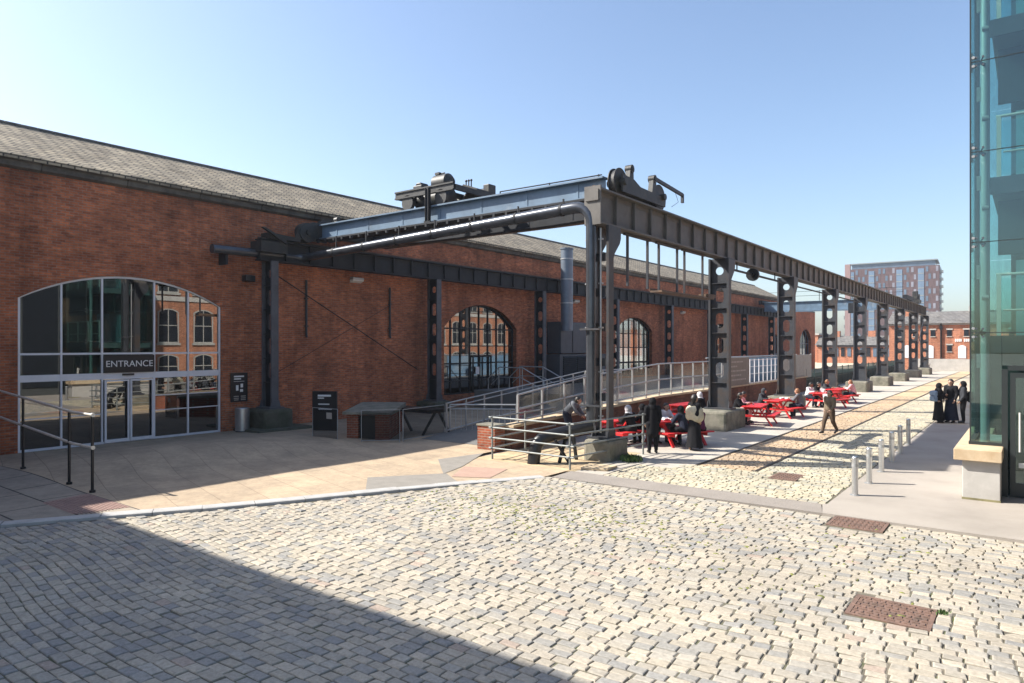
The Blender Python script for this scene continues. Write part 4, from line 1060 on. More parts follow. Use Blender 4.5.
railing('ramp_railing', 'far-side galvanised ramp railing with thin uprights behind the wired panels', [(-16.1, 17.4, .06), (-16.1, 26.6, .9), (-16.1, 30, .9)], 1.08, None, (.98, .83, .11), None, every=1.0, r=.024)
# gate frame with close uprights at the ramp foot
t = thing('barred_barrier', 'low galvanised barrier of close upright bars at the ramp foot', 'barrier', (-16.2, 17.7, 0))
a, b = V(0, 0, 0), V(1.9, 1.3, 0)
for k in (0, 1): p = a.lerp(b, k); MB().tube([p, p+V(0, 0, 1.05)], .03, 8).build('post', GALV, t)
MB().tube([V(0, 0, 1.05), b+V(0, 0, 1.05)], .028, 8).tube([V(0, 0, .9), b+V(0, 0, .9)], .02, 8).tube([V(0, 0, .1), b+V(0, 0, .1)], .024, 8).build('rail', GALV, t)
for k in range(1, 12): p = a.lerp(b, k/12); MB().tube([p+V(0, 0, .1), p+V(0, 0, .9)], .010, 6).build('bar', GALV, t)
# stair to the second arch
t = thing('stair_handrail', 'pair of looped grey handrails on the steps to the second arched window', 'handrail', (-20.6, 28.4, .86))
for y, dx in ((-.9, 0), (.9, 0)):
    MB().tube([(1.6, y, -.0), (1.6, y, .55), (.3, y, 1.15), (-1.2, y, 1.15), (-1.9, y, .55), (-1.9, y, 0)], .028, 8).build('top_loop', GALV, t)
    MB().tube([(1.3, y, 0), (1.3, y, .2), (.2, y, .65), (-1.2, y, .65), (-1.7, y, .25)], .022, 8).build('mid_loop', GALV, t)
    for x in (.3, -1.2): MB().tube([(x, y, 0), (x, y, 1.15)], .024, 8).build('post', GALV, t)
# board and panels along the landing
t = thing('text_board', 'grey-brown board with faded lines of lettering right of the second column', 'board', (-12.45, 36, .98))
MB().box(-.03, .03, -1.95, 1.9, .0, 1.5).build('board', GREYBOARD, t)
for k, (a, b) in enumerate(((-1.5, .9), (-1.5, .0), (-1.5, 1.35), (-1.5, .6), (-1.5, 1.35))):
    y = a
    while y < b:
        L = random.uniform(.12, .4); y2 = min(b, y+L)
        MB().box(.031, .034, y, y2, 1.24-k*.235, 1.32-k*.235).build('lettering', FAINT, t); y += L+.07
t = thing('white_grid_fence', 'white open grid fence panel right of the grey-brown board', 'fence', (-12.45, 38.1, 1.0))
f = MB()
for k in range(8): f.box(-.018, .018, k*.78-.02, k*.78+.02, 0, 1.36)
f.build('frame', WHITEFRAME, t); f = MB()
for z in (.05, .55, .95, 1.32): f.box(-.02, .02, .03, 5.43, z-.014, z+.014)
f.build('rail', WHITEFRAME, t)
t = thing('blue_hoarding', 'long low blue hoarding with a pale top rail behind the white grid fence', 'hoarding', (-13.9, 36, .9))
MB().box(-.03, .03, 0, 14.0, 0, 1.48).build('panel', BLUEP, t); MB().tube([(0, -.6, 1.55), (0, 14.1, 1.55)], .04, 8).build('rail', GALV, t)
t = thing('panel_screen', 'pale grey panelled screen before the end of the shed', 'screen', (-12.6, 44.2, .9))
for k in range(4): MB().box(-.03, .03, k*1.9, k*1.9+1.84, 0, 1.6).build('panel', GALV_DULL, t)
for k in range(5): MB().box(-.045, .045, k*1.9-.055, k*1.9-.005, 0, 1.66).build('post', GALV, t)
t = thing('mesh_fence', 'long dark green mesh fence running behind the far columns', 'fence', (-12.6, 50.5, 0))
for k in range(21): MB().box(-.035, .035, k*2.3-.035, k*2.3+.035, 0, 1.5).build('post', GREENP, t)
f = MB()
for z in (.08, .75, 1.42): f.box(-.015, .015, 0, 46, z-.015, z+.015)
y = .12
while y < 46: f.box(-.008, .008, y-.012, y+.012, .06, 1.44); y += .14
f.build('mesh_panel', GREENP, t)
MB().box(-.26, -.22, 0, 46, 0, 1.1).build('backing_sheet', GREENP, t)

# pipe rail guard round the near column foot
F1, F2, F3 = V(-11.8, 14.6, 0), V(-9.22, 14.5, 0), V(-8.85, 17.8, 0)
t = thing('pipe_guard_rail', 'four-rail galvanised guard rail around the near column foot', 'guard rail', F1)
P = [p-F1 for p in (F1, F2, F3)]; P.insert(0, V(-.25, 3.4, 0))
for i in (1, 2, 3): MB().tube([P[i], P[i]+V(0, 0, 1.18)], .028, 10).build('post', GUARD, t)
for p in ((P[0]+P[1])/2,): MB().tube([p, p+V(0, 0, 1.18)], .028, 10).build('post', GUARD, t)
for h in (.30, .58, .86, 1.14):
    rr = MB()
    for a, b in zip(P, P[1:]):
        e = (b-a).normalized()*.12; rr.tube([a-e+V(0, 0, h), b+e+V(0, 0, h)], .023, 10)
    rr.build('rail', GUARD, t)
# weeds and stones by the plinth
def weeds(label, x, y, n, s, hh):
    mb = MB()
    for k in range(n):
        a = random.uniform(0, 6.28); r = abs(random.gauss(0, s)); b = V(x+r*math.cos(a), y+r*math.sin(a), 0); l = random.uniform(.5, 1)*hh
        d = V(random.gauss(0, .5), random.gauss(0, .5), 1.2).normalized(); sd = d.cross(V(random.random()-.5, random.random()-.5, .1)).normalized()*l*.16
        mb.add([b-sd*.4, b+d*l*.55-sd, b+d*l, b+d*l*.55+sd, b+sd*.4], [(0, 1, 2, 3, 4)])
    tag(mb.build('weeds', WEED), label, 'weeds', kind='stuff')
weeds('green weeds at the foot of the near column plinth', -8.6, 16.6, 320, .16, .2)
weeds('small weeds beside the red iron manhole cover', -.82, 9.3, 45, .05, .07)
for k in range(14): pass
tag(MB().prism([(-9.0, 14.65), (-8.35, 14.85), (-8.42, 15.5), (-9.15, 15.3)], 'z', .0, .06).build('stone_slab', SANDSTONE, bevel=.015), 'loose flat stone slab beside the guard rail', 'slab')

# brick kiosk with slate top, mesh panels and notice stand near the wall
t = thing('brick_kiosk', 'small low brick kiosk with a sloping grey slab roof and dark door', 'kiosk', (-17.2, 15.6, 0))
ux, uy = V(.84, .54, 0), V(-.6, .8, 0)
def obox(mb, o, u, v, a0, a1, b0, b1, z0, z1, dz=0):
    c = [o+u*a+v*b for a, b in ((a0, b0), (a1, b0), (a1, b1), (a0, b1))]
    mb.add([(p.x, p.y, z0) for p in c]+[(p.x, p.y, z1+(dz if k > 1 else 0)) for k, p in enumerate(c)], [(3, 2, 1, 0), (4, 5, 6, 7), (0, 1, 5, 4), (1, 2, 6, 5), (2, 3, 7, 6), (3, 0, 4, 7)])
    return mb
o = V(-.7, -1.05, 0)
obox(obox(obox(MB(), o, ux, uy, 0, .38, 0, 2.6, 0, .86), o, ux, uy, .95, 1.4, 0, 2.6, 0, .86), o, ux, uy, .38, .95, .25, 2.6, 0, .86).build('wall', BRICK_SMALL, t)
obox(MB(), o, ux, uy, .40, .93, .12, .2, .02, .80).build('door', BLACKP, t)
obox(MB(), o, ux, uy, -.12, 1.52, -.12, 2.75, .861, .94, .10).build('slab_roof', PLINTH, t)
t = thing('dark_bench_frame', 'dark low timber rack with slanted legs behind the brick kiosk', 'rack', (-17.7, 17.3, 0))
MB().box(-1.3, 1.3, -.4, .4, .78, .90).build('top', BLACKP, t)
for x in (-1, .9):
    MB().bar((x, -.35, 0), (x+.35, -.1, .8), .09, .09).build('leg', BLACKP, t); MB().bar((x+.7, .3, 0), (x+.35, .1, .8), .09, .09).build('leg', BLACKP, t)
t = thing('notice_stand', 'freestanding black notice panel with white lines near the wall plinth', 'notice', (-20.55, 15.7, 0), math.atan2(.5, .85))
MB().box(-.46, .46, -.05, .05, 0, 1.45).build('panel', PANELBLACK, t)
for k, (x, z, w_, h_) in enumerate(((-.0, 1.29, .5, .07), (-.13, 1.2, .24, .04), (-.02, .98, .42, .04), (.03, .80, .5, .05))): MB().box(x-w_/2, x+w_/2, -.056, -.051, z-h_/2, z+h_/2).build('printed_line', LETTER, t)
for (a, b, lab, nt_) in ((V(-18.9, 13.95, .02), V(-17.75, 14.05, .02), 'mesh fence panel with a small pale notice left of the brick kiosk', True), (V(-17.0, 14.4, 0), V(-16.2, 15.3, 0), 'short mesh fence panel in front of the brick kiosk', False), (V(-16.15, 15.4, 0), V(-16.3, 17.5, 0), 'mesh fence panel right of the brick kiosk', False)):
    t = thing('wire_fence', lab, 'fence panel', a); d = b-a; n = d.cross(V(0, 0, 1)).normalized()
    f = MB().tube([(0, 0, 0), (0, 0, 1.05), d+V(0, 0, 1.05), d], .014, 8).tube([V(0, 0, .08), d+V(0, 0, .08)], .012, 8)
    f.build('frame', GALV_DULL, t)
    w_ = MB(); w_.add([n*.003+V(0, 0, .09), d+n*.003+V(0, 0, .09), d+n*.003+V(0, 0, 1.03), n*.003+V(0, 0, 1.03), -n*.003+V(0, 0, .09), d-n*.003+V(0, 0, .09), d-n*.003+V(0, 0, 1.03), -n*.003+V(0, 0, 1.03)], [(0, 1, 2, 3), (7, 6, 5, 4), (0, 4, 5, 1), (1, 5, 6, 2), (2, 6, 7, 3), (3, 7, 4, 0)])
    w_.build('wire_mesh', WIREMESH, t)
    if nt_: m3 = MB(); q = d*.68+n*.012; m3.bar(q+V(0, 0, .72), q+V(0, 0, .92), .012, .24, tuple(d.normalized())); m3.build('notice', FAINT, t)
# black handrail at the left on the slab path
t = thing('handrail', 'black two-bar handrail with worn shiny rails on the stone slab path at left', 'handrail', (-15.6, 6.03, 0))
hz0 = lambda x: fz(-15.6+x, 6.03)
for x in (0, -1.2, -4.0, -6.6):
    z = hz0(x); MB().tube([(x, 0, z), (x, 0, 1.66+max(0, -x-1)*.06)], .03, 10).build('post', BLACKP, t); MB().tube([(x, 0, z), (x, 0, z+.05)], .06, 12).build('base_flange', BLACKP, t)
for z in (1.66, .98):
    MB().tube([(.02, 0, z), (-1.0, 0, z), (-7.0, 0, z+.36)], .03, 10).build('rail', RAILTOP, t)
for z in (1.66, .98): MB().tube([(-.03, 0, z), (.04, 0, z)], .043, 10).build('end_cap', RAILTOP, t)

# red picnic tables (first built with all its parts, then copied)
def make_table(label):
    t = thing('picnic_table', label, 'picnic table', (0, 0, 0), 0, 'red picnic tables beside the crane columns')
    def b(n, *boxes):
        m = MB()
        for q in boxes: m.box(*q)
        return m.build(n, RED, t, bevel=.008)
    b('tabletop', *[(-.9, .9, -.36+k*.147, -.36+k*.147+.138, .72, .765) for k in range(5)])
    for s in (-1, 1): b('seat', *[(-.9, .9, s*.72-.14+k*.145, s*.72-.14+k*.145+.135, .42, .46) for k in range(2)])
    for x in (-.62, .62):
        for s in (-1, 1): MB().bar((x+.05, s*.72, 0), (x+.05, s*.2, .72), .05, .09, (1, 0, 0)).build('leg', RED, t)
        MB().box(x-.02, x+.02, -.84, .84, .33, .418).build('seat_beam', RED, t); MB().box(x-.02, x+.02, -.34, .34, .63, .719).build('top_beam', RED, t)
        MB().bar((x-.03, 0, .66), (x*.2, 0, .38), .04, .06).build('brace', RED, t)
    return t
TB = [(-10.5, 19.5, 78, 'red picnic table half hidden behind the near crane column'), (-9.05, 20.35, 62, 'red picnic table between the rail guard and the walking woman in beige'),
      (-11.2, 26.3, 85, 'red picnic table behind the second crane column, against the ramp'), (-8.75, 27.45, 98, 'red picnic table just right of the second column plinth'),
      (-8.75, 30.9, 80, 'red picnic table just left of the third column plinth, people in grey and pink behind'), (-8.3, 37.0, 75, 'red picnic table just right of the third column plinth'),
      (-8.45, 40.6, 82, 'farthest red picnic table, beside the fourth column')]
tb = make_table(TB[0][3])
for i, (x, y, a, lab) in enumerate(TB):
    q = tb if i == 0 else copy_tree(tb)
    q.location = (x, y, 0); q.rotation_euler = (0, 0, R(a)); q['label'] = lab
def seat(label, table, side, along, top, bottom, hair, **k):
    x, y, a, _ = TB[table]; u = V(math.cos(R(a)), math.sin(R(a)), 0); n = V(-u.y, u.x, 0)
    p = V(x, y, 0)+u*along+n*side*.70
    return person(label, (p.x, p.y, -.01), yaw(*(-n*side)[:2]), k.pop('kind', 'sit'), top, bottom, hair, **k)
person('person in dark grey jacket leaning forward left of the near crane column', (-12.05, 18.9, 0), yaw(1, .25), 'lean', C_GREY, C_NAVY, HAIRB)
seat('seated person in black headscarf right of the near crane column', 0, -1, .45, C_BLACK, C_BLACK, C_BLACK, scarf=True)
seat('seated person in patterned grey and white headscarf behind the guard rail', 0, -1, -.25, C_BLACK, C_BLACK, C_STRIPE, scarf=True)
seat('seated person with dark hair in white top at the table by the guard rail', 1, 1, .1, C_WHITE, C_GREY, HAIRB)
seat('seated person in black leaning over the table beside the guard rail post', 1, 1, -.5, C_BLACK, C_BLACK, HAIRB)
seat('seated person in navy with black headscarf next to the plum top', 1, -1, -.15, C_NAVY, C_BLACK, C_BLACK, scarf=True)
seat('seated person in black beside the pink and white top', 3, 1, -.35, C_BLACK, C_NAVY, HAIRB)
seat('seated person in plum top at the table by the walking woman', 1, -1, .5, C_PLUM, C_BLACK, HAIRB)
seat('seated person in black with pale headscarf, back to the second column', 2, -1, .2, C_BLACK, C_BLACK, C_WHITE, scarf=True)
seat('seated person in pink and white top right of the second column', 3, 1, .4, C_PINK, C_PINK, HAIRB, skin=SKIN2)
seat('seated person in charcoal hood seen from behind, right of the second column', 4, 1, -.5, C_CHAR, C_BLACK, C_CHAR, scarf=True)
seat('small seated figure in grey-green facing the charcoal hooded jacket', 4, -1, .45, C_GREY, C_NAVY, HAIRG)
seat('seated person in black with brown hair right of the third column', 5, 1, .3, C_BLACK, C_BLACK, HAIRB)
seat('seated person in white top beside the third column', 5, 1, -.45, C_WHITE, C_NAVY, HAIRB, skin=SKIN2)
seat('seated person with auburn hair and dark jacket at the farthest table', 6, 1, -.2, C_CHAR, C_BLACK, HAIRG)
seat('seated person with long red-brown hair and pink top at the farthest table', 6, -1, .3, C_PINK, C_NAVY, HAIRG)
t = thing('paper_bag', 'white carrier bag hanging beside the table right of the third column', 'bag', (-8.0, 35.9, .35))
MB().prism([(-.14, 0), (.14, 0), (.17, .4), (-.17, .4)], 'y', -.07, .07).build('bag_body', C_WHITE, t, bevel=.02)
MB().tube([(-.08, 0, .4), (-.06, 0, .52), (.06, 0, .52), (.08, 0, .4)], .008, 6).build('handle', C_WHITE, t)

for lab, name, cat, ti, al, ac, kind in (('white paper cup on the red table by the guard rail', 'paper_cup', 'cup', 1, .2, .1, 'cup'), ('crumpled white wrapping paper on the red table by the guard rail', 'food_wrapper', 'wrapper', 1, -.35, -.05, 'paper'), ('white paper cup on the table right of the second column', 'paper_cup', 'cup', 3, -.2, .05, 'cup'),
        ('white wrapping paper on the table left of the third column', 'food_wrapper', 'wrapper', 4, .3, 0, 'paper'), ('white food box on the table right of the third column', 'food_box', 'box', 5, -.1, .12, 'box')):
    x, y, a, _ = TB[ti]; u = V(math.cos(R(a)), math.sin(R(a)), 0); p = V(x, y, .766)+u*al+V(-u.y, u.x, 0)*ac
    if kind == 'cup':
        t = thing(name, lab, cat, p); MB().tube([(0, 0, 0), (0, 0, .11)], [.03, .042], 14).build('cup_wall', C_WHITE, t); MB().tube([(0, 0, .11), (0, 0, .122)], [.045, .04], 14).build('lid', BLACKP, t)
    elif kind == 'paper':
        mb = MB(); n = 7; vs = [(-.2+.4*i/(n-1)+random.uniform(-.02, .02), -.15+.3*j/(n-1)+random.uniform(-.02, .02), random.uniform(0.004, .09)) for j in range(n) for i in range(n)]
        mb.add(vs, [(j*n+i, j*n+i+1, (j+1)*n+i+1, (j+1)*n+i) for j in range(n-1) for i in range(n-1)]); o = mb.build(name, C_WHITE, loc=p); tag(o, lab, cat)
    else:
        t = thing(name, lab, cat, p); MB().box(-.11, .11, -.09, .09, 0, .06).build('tray', C_WHITE, t, bevel=.01); MB().prism([(-.11, .061), (.11, .061), (.14, .16), (-.08, .19)], 'y', -.09, .09).build('lid', C_WHITE, t)

# ------------------------------------------------------------------ glass stair tower at the right
gt = thing('glass_tower', 'green glazed stair tower on a pale stone pier at the right edge', 'building', (2, 20, 0))
LX, FY, RX, BY, TOPZ = -1.04, 17.35, 6.4, 21.3, 17.2
part(MB().box(-1.13, -.50, 16.55, 17.6, -.1, .80).box(-1.13, -.8, 17.6, BY, -.1, .80), 'pier', PALESTONE, gt, bevel=.012)
part(MB().box(-1.138, -.495, 16.542, 17.0, -.02, .045), 'algae_band', ALGAE, gt)
part(MB().box(-1.27, -.47, 16.42, 17.8, .801, 1.03).box(-1.27, -.75, 17.8, BY, .801, 1.03), 'cap_stone', SANDSTONE, gt, bevel=.012)
FRM = mat('tower_dark_frame', (.030, .036, .036), .4, metal=.3, var=.12)
JZ = [1.06, 3.38, 5.28, 7.18, 9.08, 10.98, 12.88, 14.78, 16.68]
part(MB().box(LX-.03, -.47, FY-.04, FY+.05, 1.031, 1.09).box(LX-.03, LX+.05, FY+.05, BY, 1.031, 1.09).box(-.50, -.40, FY-.06, FY+.06, 0.0, 2.62)
     .box(LX-.03, LX+.06, FY+2.0, FY+2.06, 1.09, TOPZ), 'frame', FRM, gt)
for a, b in zip(JZ, JZ[1:]):
    lo = max(a, 2.66)
    if a < 2.6: part(MB().box(LX, -.505, FY-.007, FY+.007, a+.03, b-.008), 'front_pane', TOWERGLASS, gt); part(MB().box(-.495, RX, FY-.007, FY+.007, 2.70, b-.008), 'front_pane', TOWERGLASS, gt)
    else: part(MB().box(LX, 2.0, FY-.007, FY+.007, a+.008, b-.008), 'front_pane', TOWERGLASS, gt); part(MB().box(2.02, RX, FY-.007, FY+.007, a+.008, b-.008), 'front_pane', TOWERGLASS, gt)
    part(MB().box(LX-.007, LX+.007, FY+.02, FY+1.98, a+.03, b-.008), 'side_pane', TOWERGLASS, gt); part(MB().box(LX-.007, LX+.007, FY+2.07, BY-.03, a+.03, b-.008), 'side_pane', TOWERGLASS, gt)
    part(MB().box(LX, RX, BY-.02, BY, a+.008, b-.008), 'rear_pane', TOWERGLASS, gt)
    part(MB().box(LX-.012, RX, FY-.012, FY+.012, b-.008, b+.008), 'joint', FRM, gt)
for x, y in ((LX, FY), ): part(MB().box(x-.014, x+.014, y-.014, y+.014, 1.09, TOPZ), 'corner_edge', FRM, gt)
# round steel post with glass clamps (spiders) behind the corner
part(MB().tube([(-.80, FY+.34, 1.03), (-.80, FY+.34, TOPZ)], .085, 20), 'round_post', mat('tower_post', (.40, .46, .45), .35, metal=.3, var=.05), gt)
for z in JZ[1:]:
    for dz in (0,):
        sp = MB().tube([(-.8, FY+.3, z), (-.88, FY+.10, z)], .035, 8)
        for sx, sz in ((-1, 1), (1, 1), (-1, -1), (1, -1)):
            e = V(-.88+sx*.06, FY+.03, z+sz*.085); sp.tube([(-.88, FY+.12, z), e], .018, 6).tube([e, e-V(0, .045, 0)], .022, 12)
        part(sp, 'glass_clamp', LOUVRE, gt)
    sp = MB()
    for sz in (-1, 1): sp.tube([(-.99, FY-.025, z+sz*.09), (-.99, FY+.05, z+sz*.09)], .03, 14)
    sp.box(LX+.012, LX+.05, FY+.01, FY+.06, z-.2, z+.2)
    part(sp, 'patch_fitting', GALV_DULL, gt)
    part(MB().box(-.95, -.84, FY+.3, FY+.36, z-.75, z-.45).tube([(-.85, FY+.25, z+.75), (-.73, FY+.25, z+.75)], .05, 8), 'post_bracket', GALV_DULL, gt)
# floors, balustrades and inner walls
FLZ = [2.98, 6.42, 9.85, 13.25, 16.7]
for z in FLZ:
    part(MB().box(-.70, RX-.05, FY+.85, BY-.05, z, z+.33), 'floor_slab', LIGHTSLAB, gt)
    part(MB().box(-.74, RX-.05, FY+.80, FY+.848, z-.02, z+.345), 'slab_edge', LOUVRE, gt)
    if z < 16:
        b = MB()
        for x in (-.58, 1.1, 2.7, 4.3): b.box(x-.04, x+.04, FY+.88, FY+.95, z+.33, z+1.68)
        b.tube([(-.63, FY+.92, z+1.68), (RX-.1, FY+.92, z+1.68)], .032, 10).tube([(-.5, FY+.92, z+.9), (RX-.1, FY+.92, z+.9)], .02, 8)
        bal = part(b, 'balustrade', TRAIL, gt)
        part(MB().box(-.58, RX-.2, FY+1.0, FY+1.012, z+.42, z+1.6), 'balustrade_glass', BALGLASS, bal)
part(MB().box(.15, RX-.1, BY-.5, BY-.4, 0, TOPZ), 'lift_wall', CYANWALL, gt)
part(MB().box(-.05, .05, FY+2.9, FY+3.0, 0.03, TOPZ).box(1.0, 1.1, FY+2.9, FY+3.0, .03, TOPZ), 'inner_post', LOUVRE, gt)
part(MB().box(-.75, RX-.05, FY+.15, BY-.05, .0, .03), 'ground_floor', SLABDARK, gt)
part(MB().box(-.78, -.50, FY+.1, FY+1.9, .85, 1.06), 'inner_ledge', PALESTONE, gt)
dr = MB(); y0, y1 = FY-.05, FY+.03
dr.box(-.36, -.27, y0, y1, .02, 2.55).box(.75, .84, y0, y1, .02, 2.55).box(-.27, .75, y0, y1, 2.45, 2.55).box(-.27, .75, y0, y1, .02, .30)
d_ = part(dr, 'entrance_door', FRM, gt)
part(MB().box(-.27, .75, FY-.012, FY-.002, .3, 2.45), 'door_glass', TOWERGLASS, d_)
for x in (-.20, -.05): part(MB().tube([(x, FY-.13, .95), (x, FY-.13, 1.75)], .018, 8).tube([(x, FY-.13, 1.02), (x, FY-.04, 1.02)], .014, 6).tube([(x, FY-.13, 1.68), (x, FY-.04, 1.68)], .014, 6), 'pull_handle', TRAIL, d_)
part(MB().box(-.22, .3, FY-.06, FY-.052, .62, .72), 'kick_strip', TRAIL, d_)
part(MB().box(.86, RX, FY-.03, FY+.03, 0, 2.6), 'side_screen', FRM, gt)
TDARK = mat('tower_dark_core', (.020, .034, .034), .5, var=.2)
part(MB().box(LX+.02, RX-.1, BY-.25, BY-.1, .03, 3.0), 'core_wall', TDARK, gt)
part(MB().box(-.42, -.12, BY-.25, BY-.1, 3.4, TOPZ), 'core_wall', TDARK, gt)
for z in FLZ: part(MB().box(-.62, RX-.1, FY+1.7, FY+1.8, z-1.25, z-.03), 'bulkhead', TDARK, gt)
for z in FLZ[:4]: part(MB().box(-.3, .2, FY+2.2, FY+2.4, z+.34, z+2.1), 'inner_panel', CYANWALL, gt)
part(MB().box(-.40, RX, FY-.06, FY+.06, 2.60, 2.70), 'door_header', FRM, gt)
part(MB().box(LX-.1, RX+.1, FY-.1, BY+.1, TOPZ, TOPZ+.3), 'roof', LOUVRE, gt)

part(MB().box(2.6, 9.5, 8, FY-.2, 0, 13.5), 'added_dark_wing', SLABDARK, gt)  # unseen dark block added to darken the reflection in the entrance glass
for k in range(4): part(MB().box(2.54, 2.599, 8.4+k*2.25, 10.3+k*2.25, .5, 12.8), 'added_wing_window', DARKGLASS, gt)  # panes on the added block
# bollards
bl = [(-2.93, 15.6, 'nearest of the six steel bollards in a row'), (-2.93, 17.15, 'second nearest steel bollard in the row of six'), (-2.96, 18.9, 'third steel bollard of the row counted from the iron cover'), (-2.99, 20.7, 'fourth steel bollard counted from the iron cover, two from it stand beyond'), (-3.04, 22.5, 'fifth steel bollard, last but one before the group in black'), (-3.1, 24.65, 'farthest of the six steel bollards in a row')]
def make_bollard(label):
    t = thing('bollard', label, 'bollard', (0, 0, 0), 0, 'steel bollards in a row beside the path')
    MB().cyl((0, 0, 0), .062, .78, 20).build('shaft', BRUSHED, t); MB().tube([(0, 0, .78), (0, 0, .80), (0, 0, .81)], [.062, .056, .03], 20).build('cap', BRUSHED, t)
    MB().tube([(0, 0, .0), (0, 0, .012)], .10, 20).build('base_flange', GALV_DULL, t); MB().tube([(0, 0, .60), (0, 0, .66)], .0635, 20).build('band', GALV, t)
    return t
b0 = make_bollard(bl[0][2])
for i, (x, y, lab) in enumerate(bl):
    q = b0 if i == 0 else copy_tree(b0)
    q.location = (x, y, 0); q['label'] = lab

# facing warehouse: seen mirrored in the shed's glazing
wh = thing('brick_warehouse', 'sunlit brick warehouse with white sash windows, mirrored in the glazed arches', 'building', (11, 40, 0))
part(MB().box(11, 24, 23, 99, -.1, 11.5), 'wall', BRICK_OPP, wh)
part(MB().prism([(10.7, 11.5), (17.5, 14.5), (24.3, 11.5)], 'y', 22.8, 99.2), 'roof', SLATE_FAR, wh)
part(MB().box(10.9, 11.0, 23, 99, 6.9, 7.3), 'string_course', PALESTONE, wh)
SASH = mat('weathered_sash', (.36, .35, .32), .6, var=.15)
for y in [25.1+3.05*k for k in range(24)]:
    for z, h_ in ((.3, 2.1), (3.35, 2.9), (7.6, 2.2)):
        w_ = MB(); e = .88
        top = [(y+u, v) for u, v in arc(e, z+h_-.28, z+h_, 8)]; tin = [(y+u, v) for u, v in arc(e-.09, z+h_-.36, z+h_-.09, 8)]
        for k in range(8): w_.prism([top[k], top[k+1], tin[k+1], tin[k]], 'x', 10.93, 11.0)
        w_.box(10.93, 11.0, y-e, y-e+.09, z, z+h_-.3).box(10.93, 11.0, y+e-.09, y+e, z, z+h_-.3).box(10.93, 11.0, y-e+.09, y+e-.09, z, z+.1)
        w_.box(10.94, 11.0, y-.035, y+.035, z+.1, z+h_-.1).box(10.94, 11.0, y-e+.09, y-.035, z+h_*.5, z+h_*.5+.07).box(10.94, 11.0, y+.035, y+e-.09, z+h_*.5, z+h_*.5+.07).box(10.85, 11.0, y-e-.12, y+e+.12, z-.18, z-.001)
        o = part(w_, 'window', SASH, wh)
        part(MB().prism([(y-e+.05, z+.05)]+[(u, v-.04) for u, v in top[1:-1]]+[(y+e-.05, z+.05)], 'x', 10.965, 10.985), 'pane', DARKGLASS, o)
# brick block behind the camera whose shade lies over the near setts
sb = thing('brick_block', 'brick building outside the frame shading the near left setts', 'building', (-35, -8, 0))
part(MB().box(-62, -12.0, -16, -.55, -.1, 10.4), 'wall', BRICK_OPP, sb); part(MB().box(-62.2, -12.05, -16.2, -.4, 10.401, 10.55), 'parapet', PALESTONE, sb)
for k in range(9): part(MB().box(-58+k*5, -56.2+k*5, -.549, -.50, 3, 6.5), 'window', DARKGLASS, sb)

# ------------------------------------------------------------------ far buildings
st = thing('station_building', 'long orange-red brick railway building with slate roof at the end of the yard', 'building', (0, 104, 0))
SY = 103.0
part(MB().box(-15.2, 30, SY, SY+10, -1, 6.05), 'wall', BRICK_FAR, st)
part(MB().prism([(SY-.4, 6.0), (SY+5, 7.75), (SY+10.4, 6.0)], 'x', -15.5, 30.3), 'roof', SLATE_FAR, st)
part(MB().box(-15.3, 30, SY-.12, SY, 5.8, 6.04), 'eaves_band', PALESTONE, st)
for x in (-14.0, -12.2, -10.2, -8.4, -6.6, -4.5, -2.0, 1, 4):
    for z in ((4.35, 2.4) if x in (-8.4, -2.0) else (4.35,)):
        f = MB().box(x-.26, x+.26, SY-.05, SY-.002, z, z+.8); o = part(f, 'window', DARKGLASS, st)
        part(MB().box(x-.36, x+.36, SY-.08, SY-.002, z+.81, z+.98), 'lintel', PALESTONE, o); part(MB().box(x-.32, x+.32, SY-.1, SY-.002, z-.1, z-.01), 'sill', PALESTONE, o)
for x in (-13.1, -10.55, -7.05, -3.2, 2.5):
    a = arc(.42, 3.0, 3.2, 8); part(MB().prism([(x-.42, 1.55)]+[(x+u, v) for u, v in a]+[(x+.42, 1.55)], 'y', SY-.06, SY-.002), 'door', WHITEFRAME, st)
part(MB().tube([(-9.3, SY-.12, .2), (-9.3, SY-.12, 6.0)], .1, 8).box(-9.48, -9.12, SY-.3, SY, 5.2, 5.7), 'downpipe', BLACKP, st)
x = -7.8
for L in (.32, .32, .32, .32, 0, .32, .32, .32, .32, .32, .32):
    if L: part(MB().box(x, x+.13, SY-.06, SY-.002, 3.65, 4.0), 'wall_letter', LETTER, st)
    x += .19
part(MB().box(-14, -13.2, SY+3, SY+4, 7.0, 8.5), 'chimney', BRICK_FAR, st); part(MB().box(-6.6, -4.4, SY+4, SY+6, 7.6, 8.3), 'roof_vent', PALESTONE, st)
wl = thing('low_wall', 'low whitish wall at the foot of the orange brick railway building', 'wall', (0, 99.5, 0))
part(MB().box(-12.2, -4.9, 99.4, 99.8, -.1, 1.5), 'wall_panel', PALESTONE, wl); part(MB().box(-4.5, 20, 99.0, 99.4, -.1, 1.55), 'wall_panel', PALESTONE, wl)
part(MB().box(-4.9, -4.5, 98.9, 99.9, -.1, 1.7), 'wall_post', PLINTH, wl)
t = thing('grey_skip', 'small pale grey container before the whitish wall', 'container', (-10.8, 97.5, 0)); MB().prism([(-.7, .15), (.7, .15), (.85, 1.0), (-.85, 1.0)], 'y', -.5, .5).build('body', PALESTONE, t); MB().box(-.6, .6, -.4, .4, 0, .149).build('skid', BLACKP, t)
